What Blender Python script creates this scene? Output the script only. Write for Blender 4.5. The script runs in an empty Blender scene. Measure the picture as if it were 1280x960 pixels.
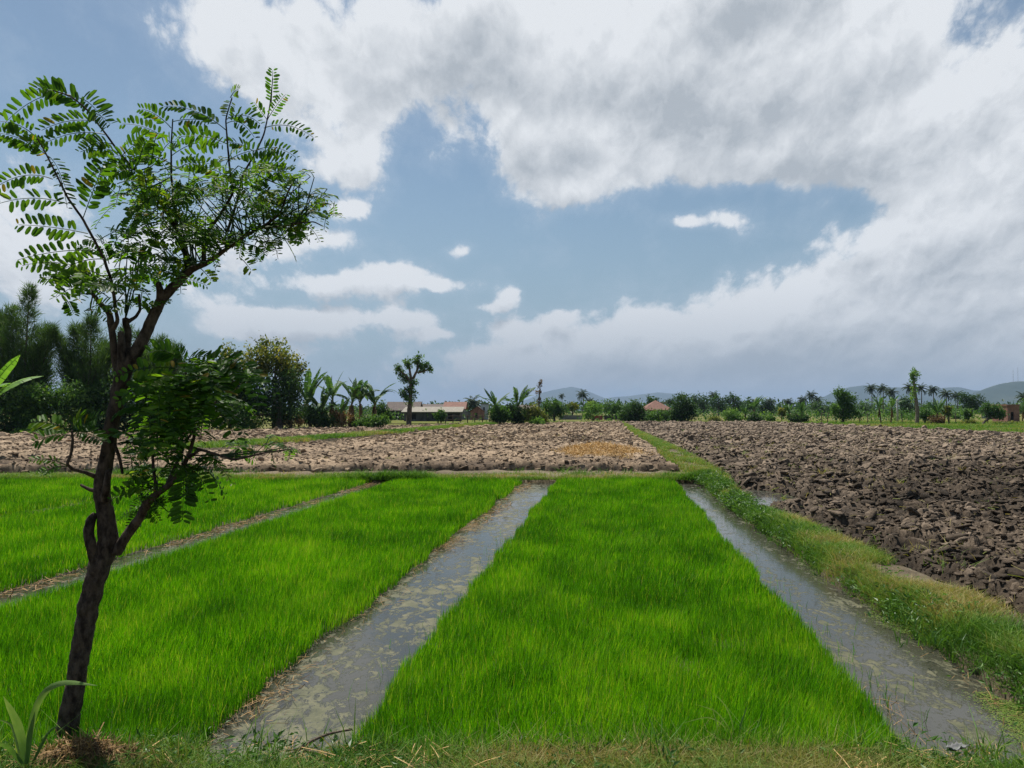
import bpy, math
import numpy as np
from math import radians, sin, cos, pi
scene = bpy.context.scene
COL = scene.collection
F, CX, CY, HY, H = 967.0, 640.0, 480.0, 513.0, 1.6
PITCH = math.atan((HY - CY) / F)

def at(px, py, Y):
    u = (px - CX) / F; v = (CY - py) / F
    yw = cos(PITCH) - v * sin(PITCH); zw = sin(PITCH) + v * cos(PITCH)
    s = Y / yw
    return np.array((u * s, Y, H + zw * s))

def ground(px, py, z=0.0):
    u = (px - CX) / F; v = (CY - py) / F
    yw = cos(PITCH) - v * sin(PITCH); zw = sin(PITCH) + v * cos(PITCH)
    s = (z - H) / zw
    return np.array((u * s, yw * s, z))

SH = 0.1313                       # the beds run slightly to one side of the view
def vx(v, y): return v + SH * y
def nrm(a):
    a = np.asarray(a, float)
    return a / np.maximum(np.linalg.norm(a, axis=-1, keepdims=True), 1e-9)

# ------------------------------------------------------------------ noise
def _hash(ix, iy, seed):
    h = (ix.astype(np.int64) * 374761393 + iy.astype(np.int64) * 668265263 + seed * 974634777) & 0xFFFFFFFF
    h = ((h ^ (h >> 13)) * 1274126177) & 0xFFFFFFFF
    h = (h ^ (h >> 16)) & 0xFFFFFFFF
    return h.astype(np.float64) / 4294967295.0

def vnoise(x, y, seed=0):
    x = np.asarray(x, float); y = np.asarray(y, float)
    ix = np.floor(x); iy = np.floor(y); fx = x - ix; fy = y - iy
    fx = fx * fx * fx * (fx * (fx * 6 - 15) + 10); fy = fy * fy * fy * (fy * (fy * 6 - 15) + 10)
    a = _hash(ix, iy, seed); b = _hash(ix + 1, iy, seed); c = _hash(ix, iy + 1, seed); d = _hash(ix + 1, iy + 1, seed)
    return (a * (1 - fx) + b * fx) * (1 - fy) + (c * (1 - fx) + d * fx) * fy

def fbm(x, y, seed=0, octv=4, rough=0.5):
    x = np.asarray(x, float); y = np.asarray(y, float)
    s = 0; a = 1; t = 0
    for k in range(octv):
        s = s + a * vnoise(x * 2 ** k + 17.3 * k, y * 2 ** k - 9.1 * k, seed + k); t += a; a *= rough
    return s / t

def worley(x, y, seed=0):
    """F1, F2, offset to the nearest point and three random numbers of its cell"""
    ix = np.floor(x); iy = np.floor(y)
    f1 = np.full(x.shape, 9.0); f2 = np.full(x.shape, 9.0)
    dx1 = np.zeros(x.shape); dy1 = np.zeros(x.shape); cx1 = np.zeros(x.shape); cy1 = np.zeros(x.shape)
    for i in (-1, 0, 1):
        for j in (-1, 0, 1):
            cx = ix + i; cy = iy + j
            dx = x - (cx + _hash(cx, cy, seed)); dy = y - (cy + _hash(cx, cy, seed + 1))
            d = np.sqrt(dx * dx + dy * dy)
            n = d < f1
            f2 = np.where(n, f1, np.minimum(f2, d)); f1 = np.where(n, d, f1)
            dx1 = np.where(n, dx, dx1); dy1 = np.where(n, dy, dy1); cx1 = np.where(n, cx, cx1); cy1 = np.where(n, cy, cy1)
    return f1, f2, dx1, dy1, _hash(cx1, cy1, seed + 2), _hash(cx1, cy1, seed + 3), _hash(cx1, cy1, seed + 4)

# ------------------------------------------------------------------ meshes
class MB:
    def __init__(self): self.v = []; self.q = []; self.t = []; self.a = []; self.n = 0
    def add(self, v, q=None, t=None, a=0.5):
        v = np.asarray(v, float).reshape(-1, 3)
        if q is not None and len(q): self.q.append(np.asarray(q, np.int64).reshape(-1, 4) + self.n)
        if t is not None and len(t): self.t.append(np.asarray(t, np.int64).reshape(-1, 3) + self.n)
        self.a.append(np.broadcast_to(np.asarray(a, float), (len(v),)).copy())
        self.v.append(v); self.n += len(v)
        return self
    def mesh(self, name, mat=None, origin=(0, 0, 0), smooth=True):
        me = bpy.data.meshes.new(name)
        v = np.concatenate(self.v) - np.asarray(origin, float)
        q = np.concatenate(self.q) if self.q else np.zeros((0, 4), np.int64)
        t = np.concatenate(self.t) if self.t else np.zeros((0, 3), np.int64)
        me.vertices.add(len(v)); me.vertices.foreach_set('co', v.astype(np.float32).ravel())
        li = np.concatenate((q.ravel(), t.ravel())).astype(np.int32)
        me.loops.add(len(li)); me.loops.foreach_set('vertex_index', li)
        ls = np.concatenate((np.arange(len(q)) * 4, len(q) * 4 + np.arange(len(t)) * 3)).astype(np.int32)
        me.polygons.add(len(ls)); me.polygons.foreach_set('loop_start', ls)
        me.polygons.foreach_set('use_smooth', np.full(len(ls), smooth))
        me.update(calc_edges=True)
        at_ = me.attributes.new('tint', 'FLOAT', 'POINT')
        at_.data.foreach_set('value', np.concatenate(self.a).astype(np.float32))
        if mat: me.materials.append(mat)
        return me
    def build(self, name, mat, parent=None, loc=(0, 0, 0), smooth=True):
        """vertices are given in the parent's space; loc becomes the object's origin"""
        o = bpy.data.objects.new(name, self.mesh(name, mat, loc, smooth)); COL.objects.link(o)
        o.location = loc
        if parent: o.parent = parent
        return o

def tag(o, label=None, cat=None, group=None, kind=None):
    for k, x in (('label', label), ('category', cat), ('group', group), ('kind', kind)):
        if x: o[k] = x
    return o

def empty(name, loc, label, cat, group=None, rz=0.0):
    o = bpy.data.objects.new(name, None); COL.objects.link(o)
    o.location = loc; o.rotation_euler = (0, 0, rz); o.empty_display_size = 0.3
    return tag(o, label, cat, group)

def copy_tree(o, parent=None):
    c = o.copy(); COL.objects.link(c); c.parent = parent
    for ch in list(o.children): copy_tree(ch, c)
    return c

def frames(P):
    T = nrm(np.gradient(P, axis=0))
    ref = np.array((0.0, 0, 1)) if abs(T[0][2]) < 0.9 else np.array((1.0, 0, 0))
    N = np.zeros_like(P); n = nrm(np.cross(T[0], ref))
    for i in range(len(P)):
        n = nrm(n - T[i] * np.dot(n, T[i])); N[i] = n
    return T, N, np.cross(T, N)

def tube(mb, P, r, sides=7, rough=0.0, rng=None, a=0.5, cap=True):
    P = np.asarray(P, float); r = np.broadcast_to(np.asarray(r, float), (len(P),)).copy()
    T, N, B = frames(P)
    th = np.arange(sides) * 2 * pi / sides
    rr = r[:, None] * np.ones((1, sides))
    if rough and rng is not None: rr = rr * (1 + rough * rng.uniform(-1, 1, rr.shape))
    V = P[:, None] + rr[..., None] * (np.cos(th)[None, :, None] * N[:, None] + np.sin(th)[None, :, None] * B[:, None])
    k = np.arange(len(P) - 1)[:, None] * sides; j = np.arange(sides)[None]; j2 = (j + 1) % sides
    q = np.stack((k + j, k + j2, k + sides + j2, k + sides + j), -1).reshape(-1, 4)
    V = V.reshape(-1, 3); t = None
    if cap:
        V = np.concatenate((V, P[-1:] + T[-1:] * r[-1] * 0.4, P[:1]))
        m = len(P) * sides; e = (len(P) - 1) * sides; jj = np.arange(sides)
        t = np.concatenate((np.stack((e + jj, e + (jj + 1) % sides, np.full(sides, m)), -1),
                            np.stack(((jj + 1) % sides, jj, np.full(sides, m + 1)), -1)))
    mb.add(V, q, t, a)

def resample(P, n):
    P = np.asarray(P, float); d = np.concatenate(([0], np.cumsum(np.linalg.norm(np.diff(P[:, :3], axis=0), axis=1))))
    s = np.linspace(0, d[-1], n)
    # Catmull-like smoothing: linear resample then one relax pass
    Q = np.stack([np.interp(s, d, P[:, k]) for k in range(P.shape[1])], -1)
    for _ in range(2): Q[1:-1] = 0.25 * Q[:-2] + 0.5 * Q[1:-1] + 0.25 * Q[2:]
    return Q

def inst(mb, tv, tq, R, t, tint, tt=None):
    """many copies of one small template: R (N,3,3) has the local axes as columns, already scaled"""
    n, k = len(t), len(tv)
    V = np.einsum('nij,kj->nki', R, tv) + t[:, None]
    off = (np.arange(n) * k)[:, None, None]
    mb.add(V, (np.asarray(tq)[None] + off).reshape(-1, 4) if tq is not None else None,
           (np.asarray(tt)[None] + off).reshape(-1, 3) if tt is not None else None, np.repeat(tint, k))

def axes(d, n):
    d = nrm(d); n = nrm(n - d * np.sum(n * d, -1, keepdims=True)); s = np.cross(n, d)
    return np.stack((d, s, n), -1)      # x = along, y = across, z = normal

LEAF_V = np.array(((0, 0, 0), (.12, .34, .03), (.12, -.34, .03), (.5, .5, .05), (.5, -.5, .05), (.86, .38, .02), (.86, -.38, .02), (1, 0, -.05), (.12, 0, -.01), (.5, 0, -.03), (.86, 0, -.05)))
LEAF_Q = np.array(((8, 9, 3, 1), (2, 4, 9, 8), (9, 10, 5, 3), (4, 6, 10, 9)))
LEAF_T = np.array(((0, 8, 1), (0, 2, 8), (10, 7, 5), (6, 7, 10)))
DIA_V = np.array(((0, 0, 0), (.45, .5, .12), (1, 0, 0), (.45, -.5, .12)))
DIA_Q = np.array(((0, 3, 2, 1),))

def blades(mb, P, h, w, lean, rng, tint, seg=2, bend=0.5, wind=None):
    """grass blades: roots P, heights h, widths w, lean = horizontal reach / height"""
    n = len(P); az = rng.uniform(0, 2 * pi, n)
    D = np.stack((np.cos(az), np.sin(az), np.zeros(n)), -1) * lean[:, None]
    if wind is not None: D = D + wind
    fa = rng.uniform(0, 2 * pi, n); S = np.stack((np.cos(fa), np.sin(fa), np.zeros(n)), -1)
    rows = []
    for i in range(seg):
        t = i / seg
        c = P + h[:, None] * (D * (t * (1 - bend) + bend * t * t) + np.array((0, 0, 1.0)) * t * (1 - 0.15 * t))
        ww = w[:, None] * (1 - 0.35 * t) * 0.5
        rows += [c - S * ww, c + S * ww]
    rows.append(P + h[:, None] * (D + np.array((0, 0, 0.85))))
    V = np.stack(rows, 1); k = 2 * seg + 1; off = (np.arange(n) * k)[:, None]
    q = [np.stack((off[:, 0] + 2 * i, off[:, 0] + 2 * i + 1, off[:, 0] + 2 * i + 3, off[:, 0] + 2 * i + 2), -1) for i in range(seg - 1)]
    t3 = np.stack((off[:, 0] + 2 * seg - 2, off[:, 0] + 2 * seg - 1, off[:, 0] + 2 * seg), -1)
    mb.add(V, np.concatenate(q) if q else None, t3, np.repeat(tint, k))

def grid(mb, X, Y, Z, tint, keep=None):
    ny, nx = X.shape
    i = np.arange(ny - 1)[:, None] * nx + np.arange(nx - 1)[None]
    q = np.stack((i, i + 1, i + nx + 1, i + nx), -1)
    if keep is not None:
        k = keep[:-1, :-1] & keep[1:, :-1] & keep[:-1, 1:] & keep[1:, 1:]; q = q[k]
    q = q.reshape(-1, 4)
    used = np.unique(q); m = np.full(nx * ny, -1); m[used] = np.arange(len(used))
    V = np.stack((X, Y, Z), -1).reshape(-1, 3)[used]
    tv = np.broadcast_to(tint, X.shape).reshape(-1)[used]
    mb.add(V, m[q], None, tv)

# ------------------------------------------------------------------ materials
def srgb(r, g, b):
    f = lambda c: (c / 255 / 12.92) if c / 255 <= 0.04045 else ((c / 255 + 0.055) / 1.055) ** 2.4
    return (f(r), f(g), f(b), 1)

class NT:
    def __init__(self, tree): self.t = tree; self.n = tree.nodes; self.l = tree.links
    def node(self, typ, **kw):
        nd = self.n.new(typ)
        for k, x in kw.items(): setattr(nd, k, x)
        return nd
    def put(self, sock, x):
        if hasattr(x, 'is_linked') or isinstance(x, bpy.types.NodeSocket): self.l.new(x, sock)
        else: sock.default_value = x
    def math(self, op, a, b=0.0, c=0.0, clamp=False):
        nd = self.node('ShaderNodeMath', operation=op, use_clamp=clamp)
        for s, x in zip(nd.inputs, (a, b, c)): self.put(s, x)
        return nd.outputs[0]
    def vmath(self, op, a, b=(0, 0, 0), c=(0, 0, 0), out=0):
        nd = self.node('ShaderNodeVectorMath', operation=op)
        for s, x in zip(nd.inputs, (a, b, c)): self.put(s, x)
        return nd.outputs['Value' if op in ('DOT_PRODUCT', 'LENGTH') else 'Vector']
    def mix(self, f, a, b):
        nd = self.node('ShaderNodeMix', data_type='RGBA')
        self.put(nd.inputs[0], f); self.put(nd.inputs[6], a); self.put(nd.inputs[7], b)
        return nd.outputs[2]
    def noise(self, vec, scale, detail=4, rough=0.55, dist=0.0):
        nd = self.node('ShaderNodeTexNoise')
        nd.inputs['Scale'].default_value = scale; nd.inputs['Detail'].default_value = detail
        nd.inputs['Roughness'].default_value = rough; nd.inputs['Distortion'].default_value = dist
        if vec is not None: self.l.new(vec, nd.inputs['Vector'])
        return nd.outputs[0]
    def step(self, x, lo, hi, a=0.0, b=1.0, smooth=True):
        nd = self.node('ShaderNodeMapRange', interpolation_type='SMOOTHSTEP' if smooth else 'LINEAR')
        self.put(nd.inputs[0], x); self.put(nd.inputs[1], lo); self.put(nd.inputs[2], hi); self.put(nd.inputs[3], a); self.put(nd.inputs[4], b)
        return nd.outputs[0]
    def ramp(self, x, stops):
        nd = self.node('ShaderNodeValToRGB'); e = nd.color_ramp.elements
        while len(e) < len(stops): e.new(0.5)
        for k, (p, c) in enumerate(stops): e[k].position = p; e[k].color = c if len(c) == 4 else (*c, 1)
        self.put(nd.inputs[0], x); return nd.outputs[0]
    def tint(self): return self.node('ShaderNodeAttribute', attribute_name='tint').outputs['Fac']
    def pos(self): return self.node('ShaderNodeNewGeometry').outputs['Position']

def material(name):
    m = bpy.data.materials.new(name); m.use_nodes = True
    t = NT(m.node_tree); b = t.n['Principled BSDF']
    return m, t, b

def leaf_mat(name, stops, trans=0.35, rough=0.5, tcol=(1.25, 1.2, 0.5), spec=0.35):
    """thin foliage: part of the light that hits one side leaves on the other"""
    m, t, b = material(name)
    c = t.ramp(t.tint(), stops)
    t.put(b.inputs['Base Color'], c); b.inputs['Roughness'].default_value = rough
    b.inputs['Specular IOR Level'].default_value = spec
    tr = t.node('ShaderNodeBsdfTranslucent')
    mul = t.vmath('MULTIPLY', c, tcol)
    t.put(tr.inputs[0], mul)
    mx = t.node('ShaderNodeMixShader'); mx.inputs[0].default_value = trans
    t.l.new(b.outputs[0], mx.inputs[1]); t.l.new(tr.outputs[0], mx.inputs[2])
    t.l.new(mx.outputs[0], t.n['Material Output'].inputs[0])
    return m

def rough_mat(name, c1, c2, scale=6.0, bump=0.3, rough=0.9, detail=6, stretch=(1, 1, 1), spec=0.2, dist=0.02):
    m, t, b = material(name)
    tc = t.node('ShaderNodeTexCoord').outputs['Object']
    v = t.vmath('MULTIPLY', tc, stretch)
    n = t.noise(v, scale, detail, 0.65)
    f = t.step(n, 0.3, 0.7)
    t.put(b.inputs['Base Color'], t.mix(f, (*c1, 1), (*c2, 1)))
    b.inputs['Roughness'].default_value = rough; b.inputs['Specular IOR Level'].default_value = spec
    if bump:
        bp = t.node('ShaderNodeBump'); bp.inputs['Strength'].default_value = bump; bp.inputs['Distance'].default_value = dist
        t.put(bp.inputs['Height'], n); t.l.new(bp.outputs[0], b.inputs['Normal'])
    return m

# ------------------------------------------------------------------ camera, sun, sky
cam = bpy.data.cameras.new('camera'); cam.sensor_width = 36; cam.lens = 36 * F / 1280
cam.clip_end = 60000; cam.clip_start = 0.05
co = bpy.data.objects.new('camera', cam); COL.objects.link(co)
co.location = (0, 0, H); co.rotation_euler = (pi / 2 + PITCH, 0, 0); scene.camera = co

SUN_EL, SUN_AZ = radians(63), radians(-28)      # azimuth from +Y towards +X
sd = np.array((sin(SUN_AZ) * cos(SUN_EL), cos(SUN_AZ) * cos(SUN_EL), sin(SUN_EL)))
sl = bpy.data.lights.new('sun', 'SUN'); sl.energy = 5.0; sl.angle = radians(0.6); sl.color = (1, 0.955, 0.88)
so = bpy.data.objects.new('sun', sl); COL.objects.link(so)
from mathutils import Vector
so.rotation_euler = Vector(sd).to_track_quat('Z', 'Y').to_euler()

w = bpy.data.worlds.new('World'); scene.world = w; w.use_nodes = True
t = NT(w.node_tree); bg = t.n['Background']; bg.inputs['Strength'].default_value = 0.057
sky = t.node('ShaderNodeTexSky', sky_type='NISHITA', sun_disc=False, sun_elevation=SUN_EL, sun_rotation=SUN_AZ,
             altitude=50, air_density=1.1, dust_density=0.5, ozone_density=1.2)
D = t.node('ShaderNodeTexCoord').outputs['Generated']
D = t.vmath('NORMALIZE', D)
sx = t.node('ShaderNodeSeparateXYZ'); t.l.new(D, sx.inputs[0])
az = t.math('ARCTAN2', sx.outputs[0], sx.outputs[1])
el = t.math('ARCSINE', sx.outputs[2])
cb = t.node('ShaderNodeCombineXYZ'); t.l.new(az, cb.inputs[0]); t.l.new(el, cb.inputs[1])
AE = cb.outputs[0]
pc = t.node('ShaderNodeCombineXYZ')
# features flatten and shrink towards the horizon
lift = t.math('ADD', t.math('MAXIMUM', el, 0.0), 0.45)
t.l.new(t.math('MULTIPLY', t.math('LOGARITHM', lift, 2.718), 0.85), pc.inputs[1]); t.l.new(t.math('DIVIDE', az, t.math('POWER', lift, 0.5)), pc.inputs[0])
PC = pc.outputs[0]
def azel(px, py):
    d = nrm(at(px, py, 1.0) - np.array((0, 0, H)))
    return math.atan2(d[0], d[1]), math.asin(d[2])
# warp the field so that the cloud edges are irregular
nz = t.node('ShaderNodeTexNoise'); nz.inputs['Scale'].default_value = 4.5; nz.inputs['Detail'].default_value = 5; nz.inputs['Roughness'].default_value = 0.6
t.l.new(PC, nz.inputs['Vector'])
wv = t.vmath('MULTIPLY_ADD', nz.outputs['Color'], (0.10, 0.055, 0), (-0.05, -0.0275, 0))
AW = t.vmath('ADD', AE, wv)
def blobs(lst, vec):
    acc = None
    for (px, py, rx, ry, amp) in lst:
        a0, e0 = azel(px, py); ix, iy = F / rx, F / ry
        q = t.vmath('MULTIPLY_ADD', vec, (ix, iy, 0), (-a0 * ix, -e0 * iy, 0))
        d2 = t.vmath('DOT_PRODUCT', q, q)
        g = t.math('POWER', 0.3679, d2)
        acc = t.math('MULTIPLY', g, amp) if acc is None else t.math('MULTIPLY_ADD', g, amp, acc)
    return acc
CLOUDS = [(315, 50, 115, 75, .8), (440, 100, 115, 85, .8), (430, 205, 50, 30, .6), (610, 40, 160, 72, .8), (690, 190, 130, 42, .8),
          (712, 245, 62, 28, .75), (800, 110, 170, 90, .8), (970, 100, 170, 110, .9), (950, 182, 110, 24, .5), (1090, 70, 110, 105, .8),
          (1050, 190, 95, 32, .5), (1165, 160, 60, 60, .6), (1240, 290, 115, 105, .9), (1265, 110, 55, 60, .8), (1160, 345, 130, 72, .8),
          (1010, 402, 140, 54, .8), (860, 432, 130, 40, .75), (725, 450, 110, 36, .7), (600, 452, 70, 22, .5), (1150, 450, 300, 66, .7),
          (912, 275, 34, 15, .95), (858, 277, 22, 11, .9), (500, 335, 44, 15, .85), (455, 352, 60, 16, .75), (395, 362, 48, 14, .8), (545, 352, 52, 10, .8),
          (345, 404, 52, 13, .8), (415, 404, 44, 15, .8), (365, 422, 90, 9, .5), (510, 396, 40, 14, .85), (535, 419, 22, 9, .8), (636, 366, 20, 15, .9), (618, 384, 24, 8, .8), (565, 313, 20, 11, .95),
          (420, 298, 70, 14, .8), (350, 318, 50, 14, .5), (708, 392, 30, 11, .8), (660, 412, 60, 13, .6), (800, 402, 24, 10, .6), (10, 310, 80, 44, .48), (437, 260, 26, 13, .85), (445, 190, 38, 22, .5), (600, 505, 900, 40, .45),
          (-300, 200, 260, 130, .8), (1650, 200, 260, 160, .8), (-700, 60, 300, 150, .7), (2000, 350, 300, 100, .6), (240, 300, 90, 30, .3), (250, 400, 80, 30, .35),
          (540, 190, 75, 70, -.5), (890, 245, 80, 14, -.5), (1000, 255, 60, 20, -.4), (1090, 252, 55, 32, -.6), (1225, 62, 46, 42, -.6), (1190, 92, 28, 16, -.4), (900, 310, 190, 50, -.5), (70, 120, 130, 110, -.5), (600, 290, 200, 26, -.3), (470, 300, 60, 12, -.2)]
SHADE = [(500, 90, 110, 75, .9), (610, 50, 70, 50, .6), (700, 205, 75, 28, .9), (800, 130, 130, 36, .8), (960, 15, 120, 40, 1.2), (1020, 125, 120, 42, .7),
         (930, 165, 110, 24, .6), (1160, 335, 150, 40, .75), (1050, 185, 40, 16, .5), (1150, 445, 240, 50, .6), (960, 405, 120, 24, .3), (380, 430, 120, 16, .4),
         (530, 362, 60, 12, .35), (425, 378, 60, 12, .35), (700, 470, 300, 26, .5), (1250, 260, 60, 30, .5), (300, 110, 50, 20, .1)]
M = blobs(CLOUDS, AW)
def puffs(vec, scale, det):
    nd = t.node('ShaderNodeTexVoronoi', feature='F1', normalize=True)
    nd.inputs['Scale'].default_value = scale; nd.inputs['Detail'].default_value = det; nd.inputs['Roughness'].default_value = 0.55; nd.inputs['Lacunarity'].default_value = 2.3
    t.l.new(vec, nd.inputs['Vector']); return nd.outputs['Distance']
wn = t.node('ShaderNodeTexNoise'); wn.inputs['Scale'].default_value = 11; wn.inputs['Detail'].default_value = 6; wn.inputs['Roughness'].default_value = 0.62
t.l.new(PC, wn.inputs['Vector'])
PW = t.vmath('ADD', PC, t.vmath('MULTIPLY_ADD', wn.outputs['Color'], (0.06, 0.06, 0), (-0.03, -0.03, 0)))
V1 = puffs(PW, 13.0, 5)
V2 = puffs(t.vmath('ADD', PW, (0.008, -0.015, 0)), 13.0, 5)
N1 = t.noise(PC, 6.0, 12, 0.65, 0.0)
Nb = t.noise(PC, 2.6, 3, 0.5)
Dn = t.math('ADD', t.math('MULTIPLY_ADD', N1, 1.9, -0.97), M)
Dn = t.math('ADD', Dn, t.math('MULTIPLY_ADD', Nb, 0.5, -0.25))
Dn = t.math('ADD', Dn, t.math('MULTIPLY_ADD', V1, -1.9, 0.64))
dens = t.step(Dn, 0.26, 0.66)
veil = t.step(Dn, -0.2, 0.55, 0.0, 0.22)
# undersides: where the cloud thickens upwards it is seen from below and grey; crowns and rims catch the sun
Mu = blobs(CLOUDS, t.vmath('ADD', AW, (0.008, 0.024, 0)))
Ns = t.noise(PC, 5.0, 5, 0.55); Nu = t.noise(t.vmath('ADD', PC, (0.012, 0.035, 0)), 5.0, 5, 0.55)
under = t.math('ADD', t.math('MULTIPLY', t.math('SUBTRACT', Mu, M), 0.85), t.math('MULTIPLY', t.math('SUBTRACT', Nu, Ns), 3.0))
S_ = t.math('ADD', blobs(SHADE, AW), t.math('MULTIPLY_ADD', Ns, 1.7, -0.85))
emb = t.math('MULTIPLY', t.math('SUBTRACT', V2, V1), 2.2)
thick = t.step(Dn, 0.45, 1.6, 0.02, 0.30)
dark = t.math('SUBTRACT', t.math('ADD', t.step(S_, 0.1, 1.6, 0.0, 0.9), t.math('ADD', thick, under)), emb, clamp=True)
CW, CG = (10.7, 11.1, 11.6, 1), (5.9, 6.5, 7.2, 1)
cc = t.mix(dark, CW, CG)
cc = t.mix(t.step(el, 0.0, 0.17, 0.72, 0.0), cc, (4.5, 5.15, 5.8, 1))
hs = t.vmath('MULTIPLY', sky.outputs[0], (1.12, 1.16, 1.10))
hz = t.step(el, 0.0, 0.30, 0.85, 0.0)
hs2 = t.mix(hz, hs, (3.5, 4.9, 6.5, 1))
c1 = t.mix(veil, hs2, (7.4, 8.6, 10.2, 1))
c2 = t.mix(dens, c1, cc)
t.l.new(c2, bg.inputs['Color'])
w.cycles.sampling_method = 'MANUAL'; w.cycles.sample_map_resolution = 512

scene.view_settings.view_transform = 'Standard'; scene.view_settings.look = 'None'
scene.view_settings.exposure = 0.4; scene.view_settings.gamma = 1.0
scene.render.engine = 'CYCLES'
cy = scene.cycles
cy.max_bounces = 6; cy.diffuse_bounces = 3; cy.glossy_bounces = 2; cy.transmission_bounces = 3; cy.transparent_max_bounces = 4; cy.volume_bounces = 0
cy.use_denoising = True; cy.denoising_prefilter = 'NONE'
cy.caustics_reflective = False; cy.caustics_refractive = False
# ------------------------------------------------------------------ ground surfaces
R0 = np.random.default_rng(7)
def soil_mat(name, dark, mid, light, rough=0.95):
    m, t, b = material(name)
    p = t.pos()
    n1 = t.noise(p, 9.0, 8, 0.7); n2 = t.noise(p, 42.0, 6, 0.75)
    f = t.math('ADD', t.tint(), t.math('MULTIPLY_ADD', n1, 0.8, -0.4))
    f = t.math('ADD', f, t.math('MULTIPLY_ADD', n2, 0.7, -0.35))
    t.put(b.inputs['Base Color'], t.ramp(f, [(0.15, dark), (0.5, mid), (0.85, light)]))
    b.inputs['Roughness'].default_value = rough; b.inputs['Specular IOR Level'].default_value = 0.25
    bp = t.node('ShaderNodeBump'); bp.inputs['Strength'].default_value = 0.7; bp.inputs['Distance'].default_value = 0.03
    t.put(bp.inputs['Height'], t.math('ADD', n1, t.math('MULTIPLY', n2, 0.35))); t.l.new(bp.outputs[0], b.inputs['Normal'])
    return m
M_soil_wet = soil_mat('dark_ploughed_soil', (0.022, 0.016, 0.010), (0.070, 0.051, 0.034), (0.25, 0.19, 0.135))
M_soil_dry = soil_mat('dry_ploughed_soil', (0.036, 0.025, 0.017), (0.125, 0.088, 0.056), (0.34, 0.25, 0.165))
M_mud = soil_mat('mud', (0.022, 0.017, 0.010), (0.055, 0.042, 0.025), (0.12, 0.095, 0.06), 0.7)

def field_mat(name, stops, scale=0.5):
    m, t, b = material(name)
    p = t.pos()
    n = t.noise(p, scale, 7, 0.65); n2 = t.noise(p, scale * 14, 5, 0.7)
    f = t.math('ADD', n, t.math('MULTIPLY_ADD', n2, 0.5, -0.25))
    t.put(b.inputs['Base Color'], t.ramp(f, stops)); b.inputs['Roughness'].default_value = 0.95
    b.inputs['Specular IOR Level'].default_value = 0.1
    bp = t.node('ShaderNodeBump'); bp.inputs['Strength'].default_value = 0.8; bp.inputs['Distance'].default_value = 0.08
    t.put(bp.inputs['Height'], n2); t.l.new(bp.outputs[0], b.inputs['Normal'])
    return m
M_meadow = field_mat('meadow', [(0.25, (0.05, 0.085, 0.018)), (0.5, (0.13, 0.13, 0.04)), (0.72, (0.24, 0.18, 0.075))])

# one ground sheet to the horizon: a shallow basin under the paddy, higher ground beyond
xs = np.unique(np.concatenate((np.linspace(-60, 60, 61), np.sign(np.linspace(-1, 1, 41)) * 60 * (220.0 ** np.abs(np.linspace(-1, 1, 41))))))
ys = np.unique(np.concatenate((np.linspace(-20, 100, 61), 100 * 150.0 ** np.linspace(0, 1, 24), [-12000, -3000, -500, -100])))
XX, YY = np.meshgrid(xs, ys)
ZZ = np.where((YY > 22) | (XX > 44), 0.06, -0.25) + np.where(YY > 100, 0.10, 0)
mb = MB(); grid(mb, XX, YY, ZZ, 0.5); tag(mb.build('ground', M_meadow), kind='structure')

# beds: (v left, v right, y near, y far)
BEDS = [(-1.28, 1.36, 3.52, 17.0), (-4.82, -1.98, 3.50, 17.0), (-8.75, -5.30, 3.6, 17.6), (-16.0, -9.05, 3.6, 17.2)]
def edge(v, y, k, amp=0.09): return v + amp * (fbm(y * 1.7, np.full(np.shape(y), k * 3.7), 40 + k, 4) - 0.5) * 2

# water in the furrows and round the beds
m, t, b = material('furrow_water')
p = t.pos(); pv = t.vmath('MULTIPLY', p, (1, 0.55, 1))
n1 = t.noise(pv, 1.6, 7, 0.62, 0.6); n2 = t.noise(p, 26, 5, 0.7, 0.3)
sxy = t.node('ShaderNodeSeparateXYZ'); t.l.new(p, sxy.inputs[0])
cx_ = t.math('SUBTRACT', sxy.outputs[0], t.math('MULTIPLY', sxy.outputs[1], SH))       # across the beds
scm = t.math('ADD', n1, t.math('MULTIPLY_ADD', n2, 0.42, -0.21))
mid = t.math('MULTIPLY', t.step(cx_, -2.3, -1.9), t.step(cx_, -0.9, -0.6, 1, 0))
mid = t.math('MAXIMUM', mid, t.math('MULTIPLY', t.math('MULTIPLY', t.step(cx_, 1.2, 2.2, 0.25, 0.95), t.step(cx_, 0.9, 1.2)), t.step(sxy.outputs[1], 5.5, 9.5, 0.85, 0.1)))
lim = t.math('SUBTRACT', 0.60, t.math('MULTIPLY', mid, 0.12))
n3 = t.noise(pv, 12.0, 8, 0.75, 0.8)
scm = t.math('ADD', t.math('MULTIPLY_ADD', n3, 1.9, -0.95), scm)
scum = t.step(scm, lim, t.math('ADD', lim, 0.16))
scol = t.ramp(t.noise(p, 7, 5, 0.7), [(0.3, (0.055, 0.060, 0.030)), (0.5, (0.095, 0.096, 0.052)), (0.72, (0.165, 0.15, 0.09))])
t.put(b.inputs['Base Color'], t.mix(scum, (0.045, 0.044, 0.034, 1), scol))
t.put(b.inputs['Roughness'], t.step(scum, 0, 1, 0.10, 0.7, False))
b.inputs['IOR'].default_value = 1.33
bp = t.node('ShaderNodeBump'); bp.inputs['Strength'].default_value = 0.25; bp.inputs['Distance'].default_value = 0.01
t.put(bp.inputs['Height'], t.math('ADD', t.math('MULTIPLY', t.noise(p, 9, 4, 0.6), 0.6), t.math('MULTIPLY', scum, t.math('MULTIPLY', n2, 2.0))))
t.l.new(bp.outputs[0], b.inputs['Normal'])
M_water = m
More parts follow.
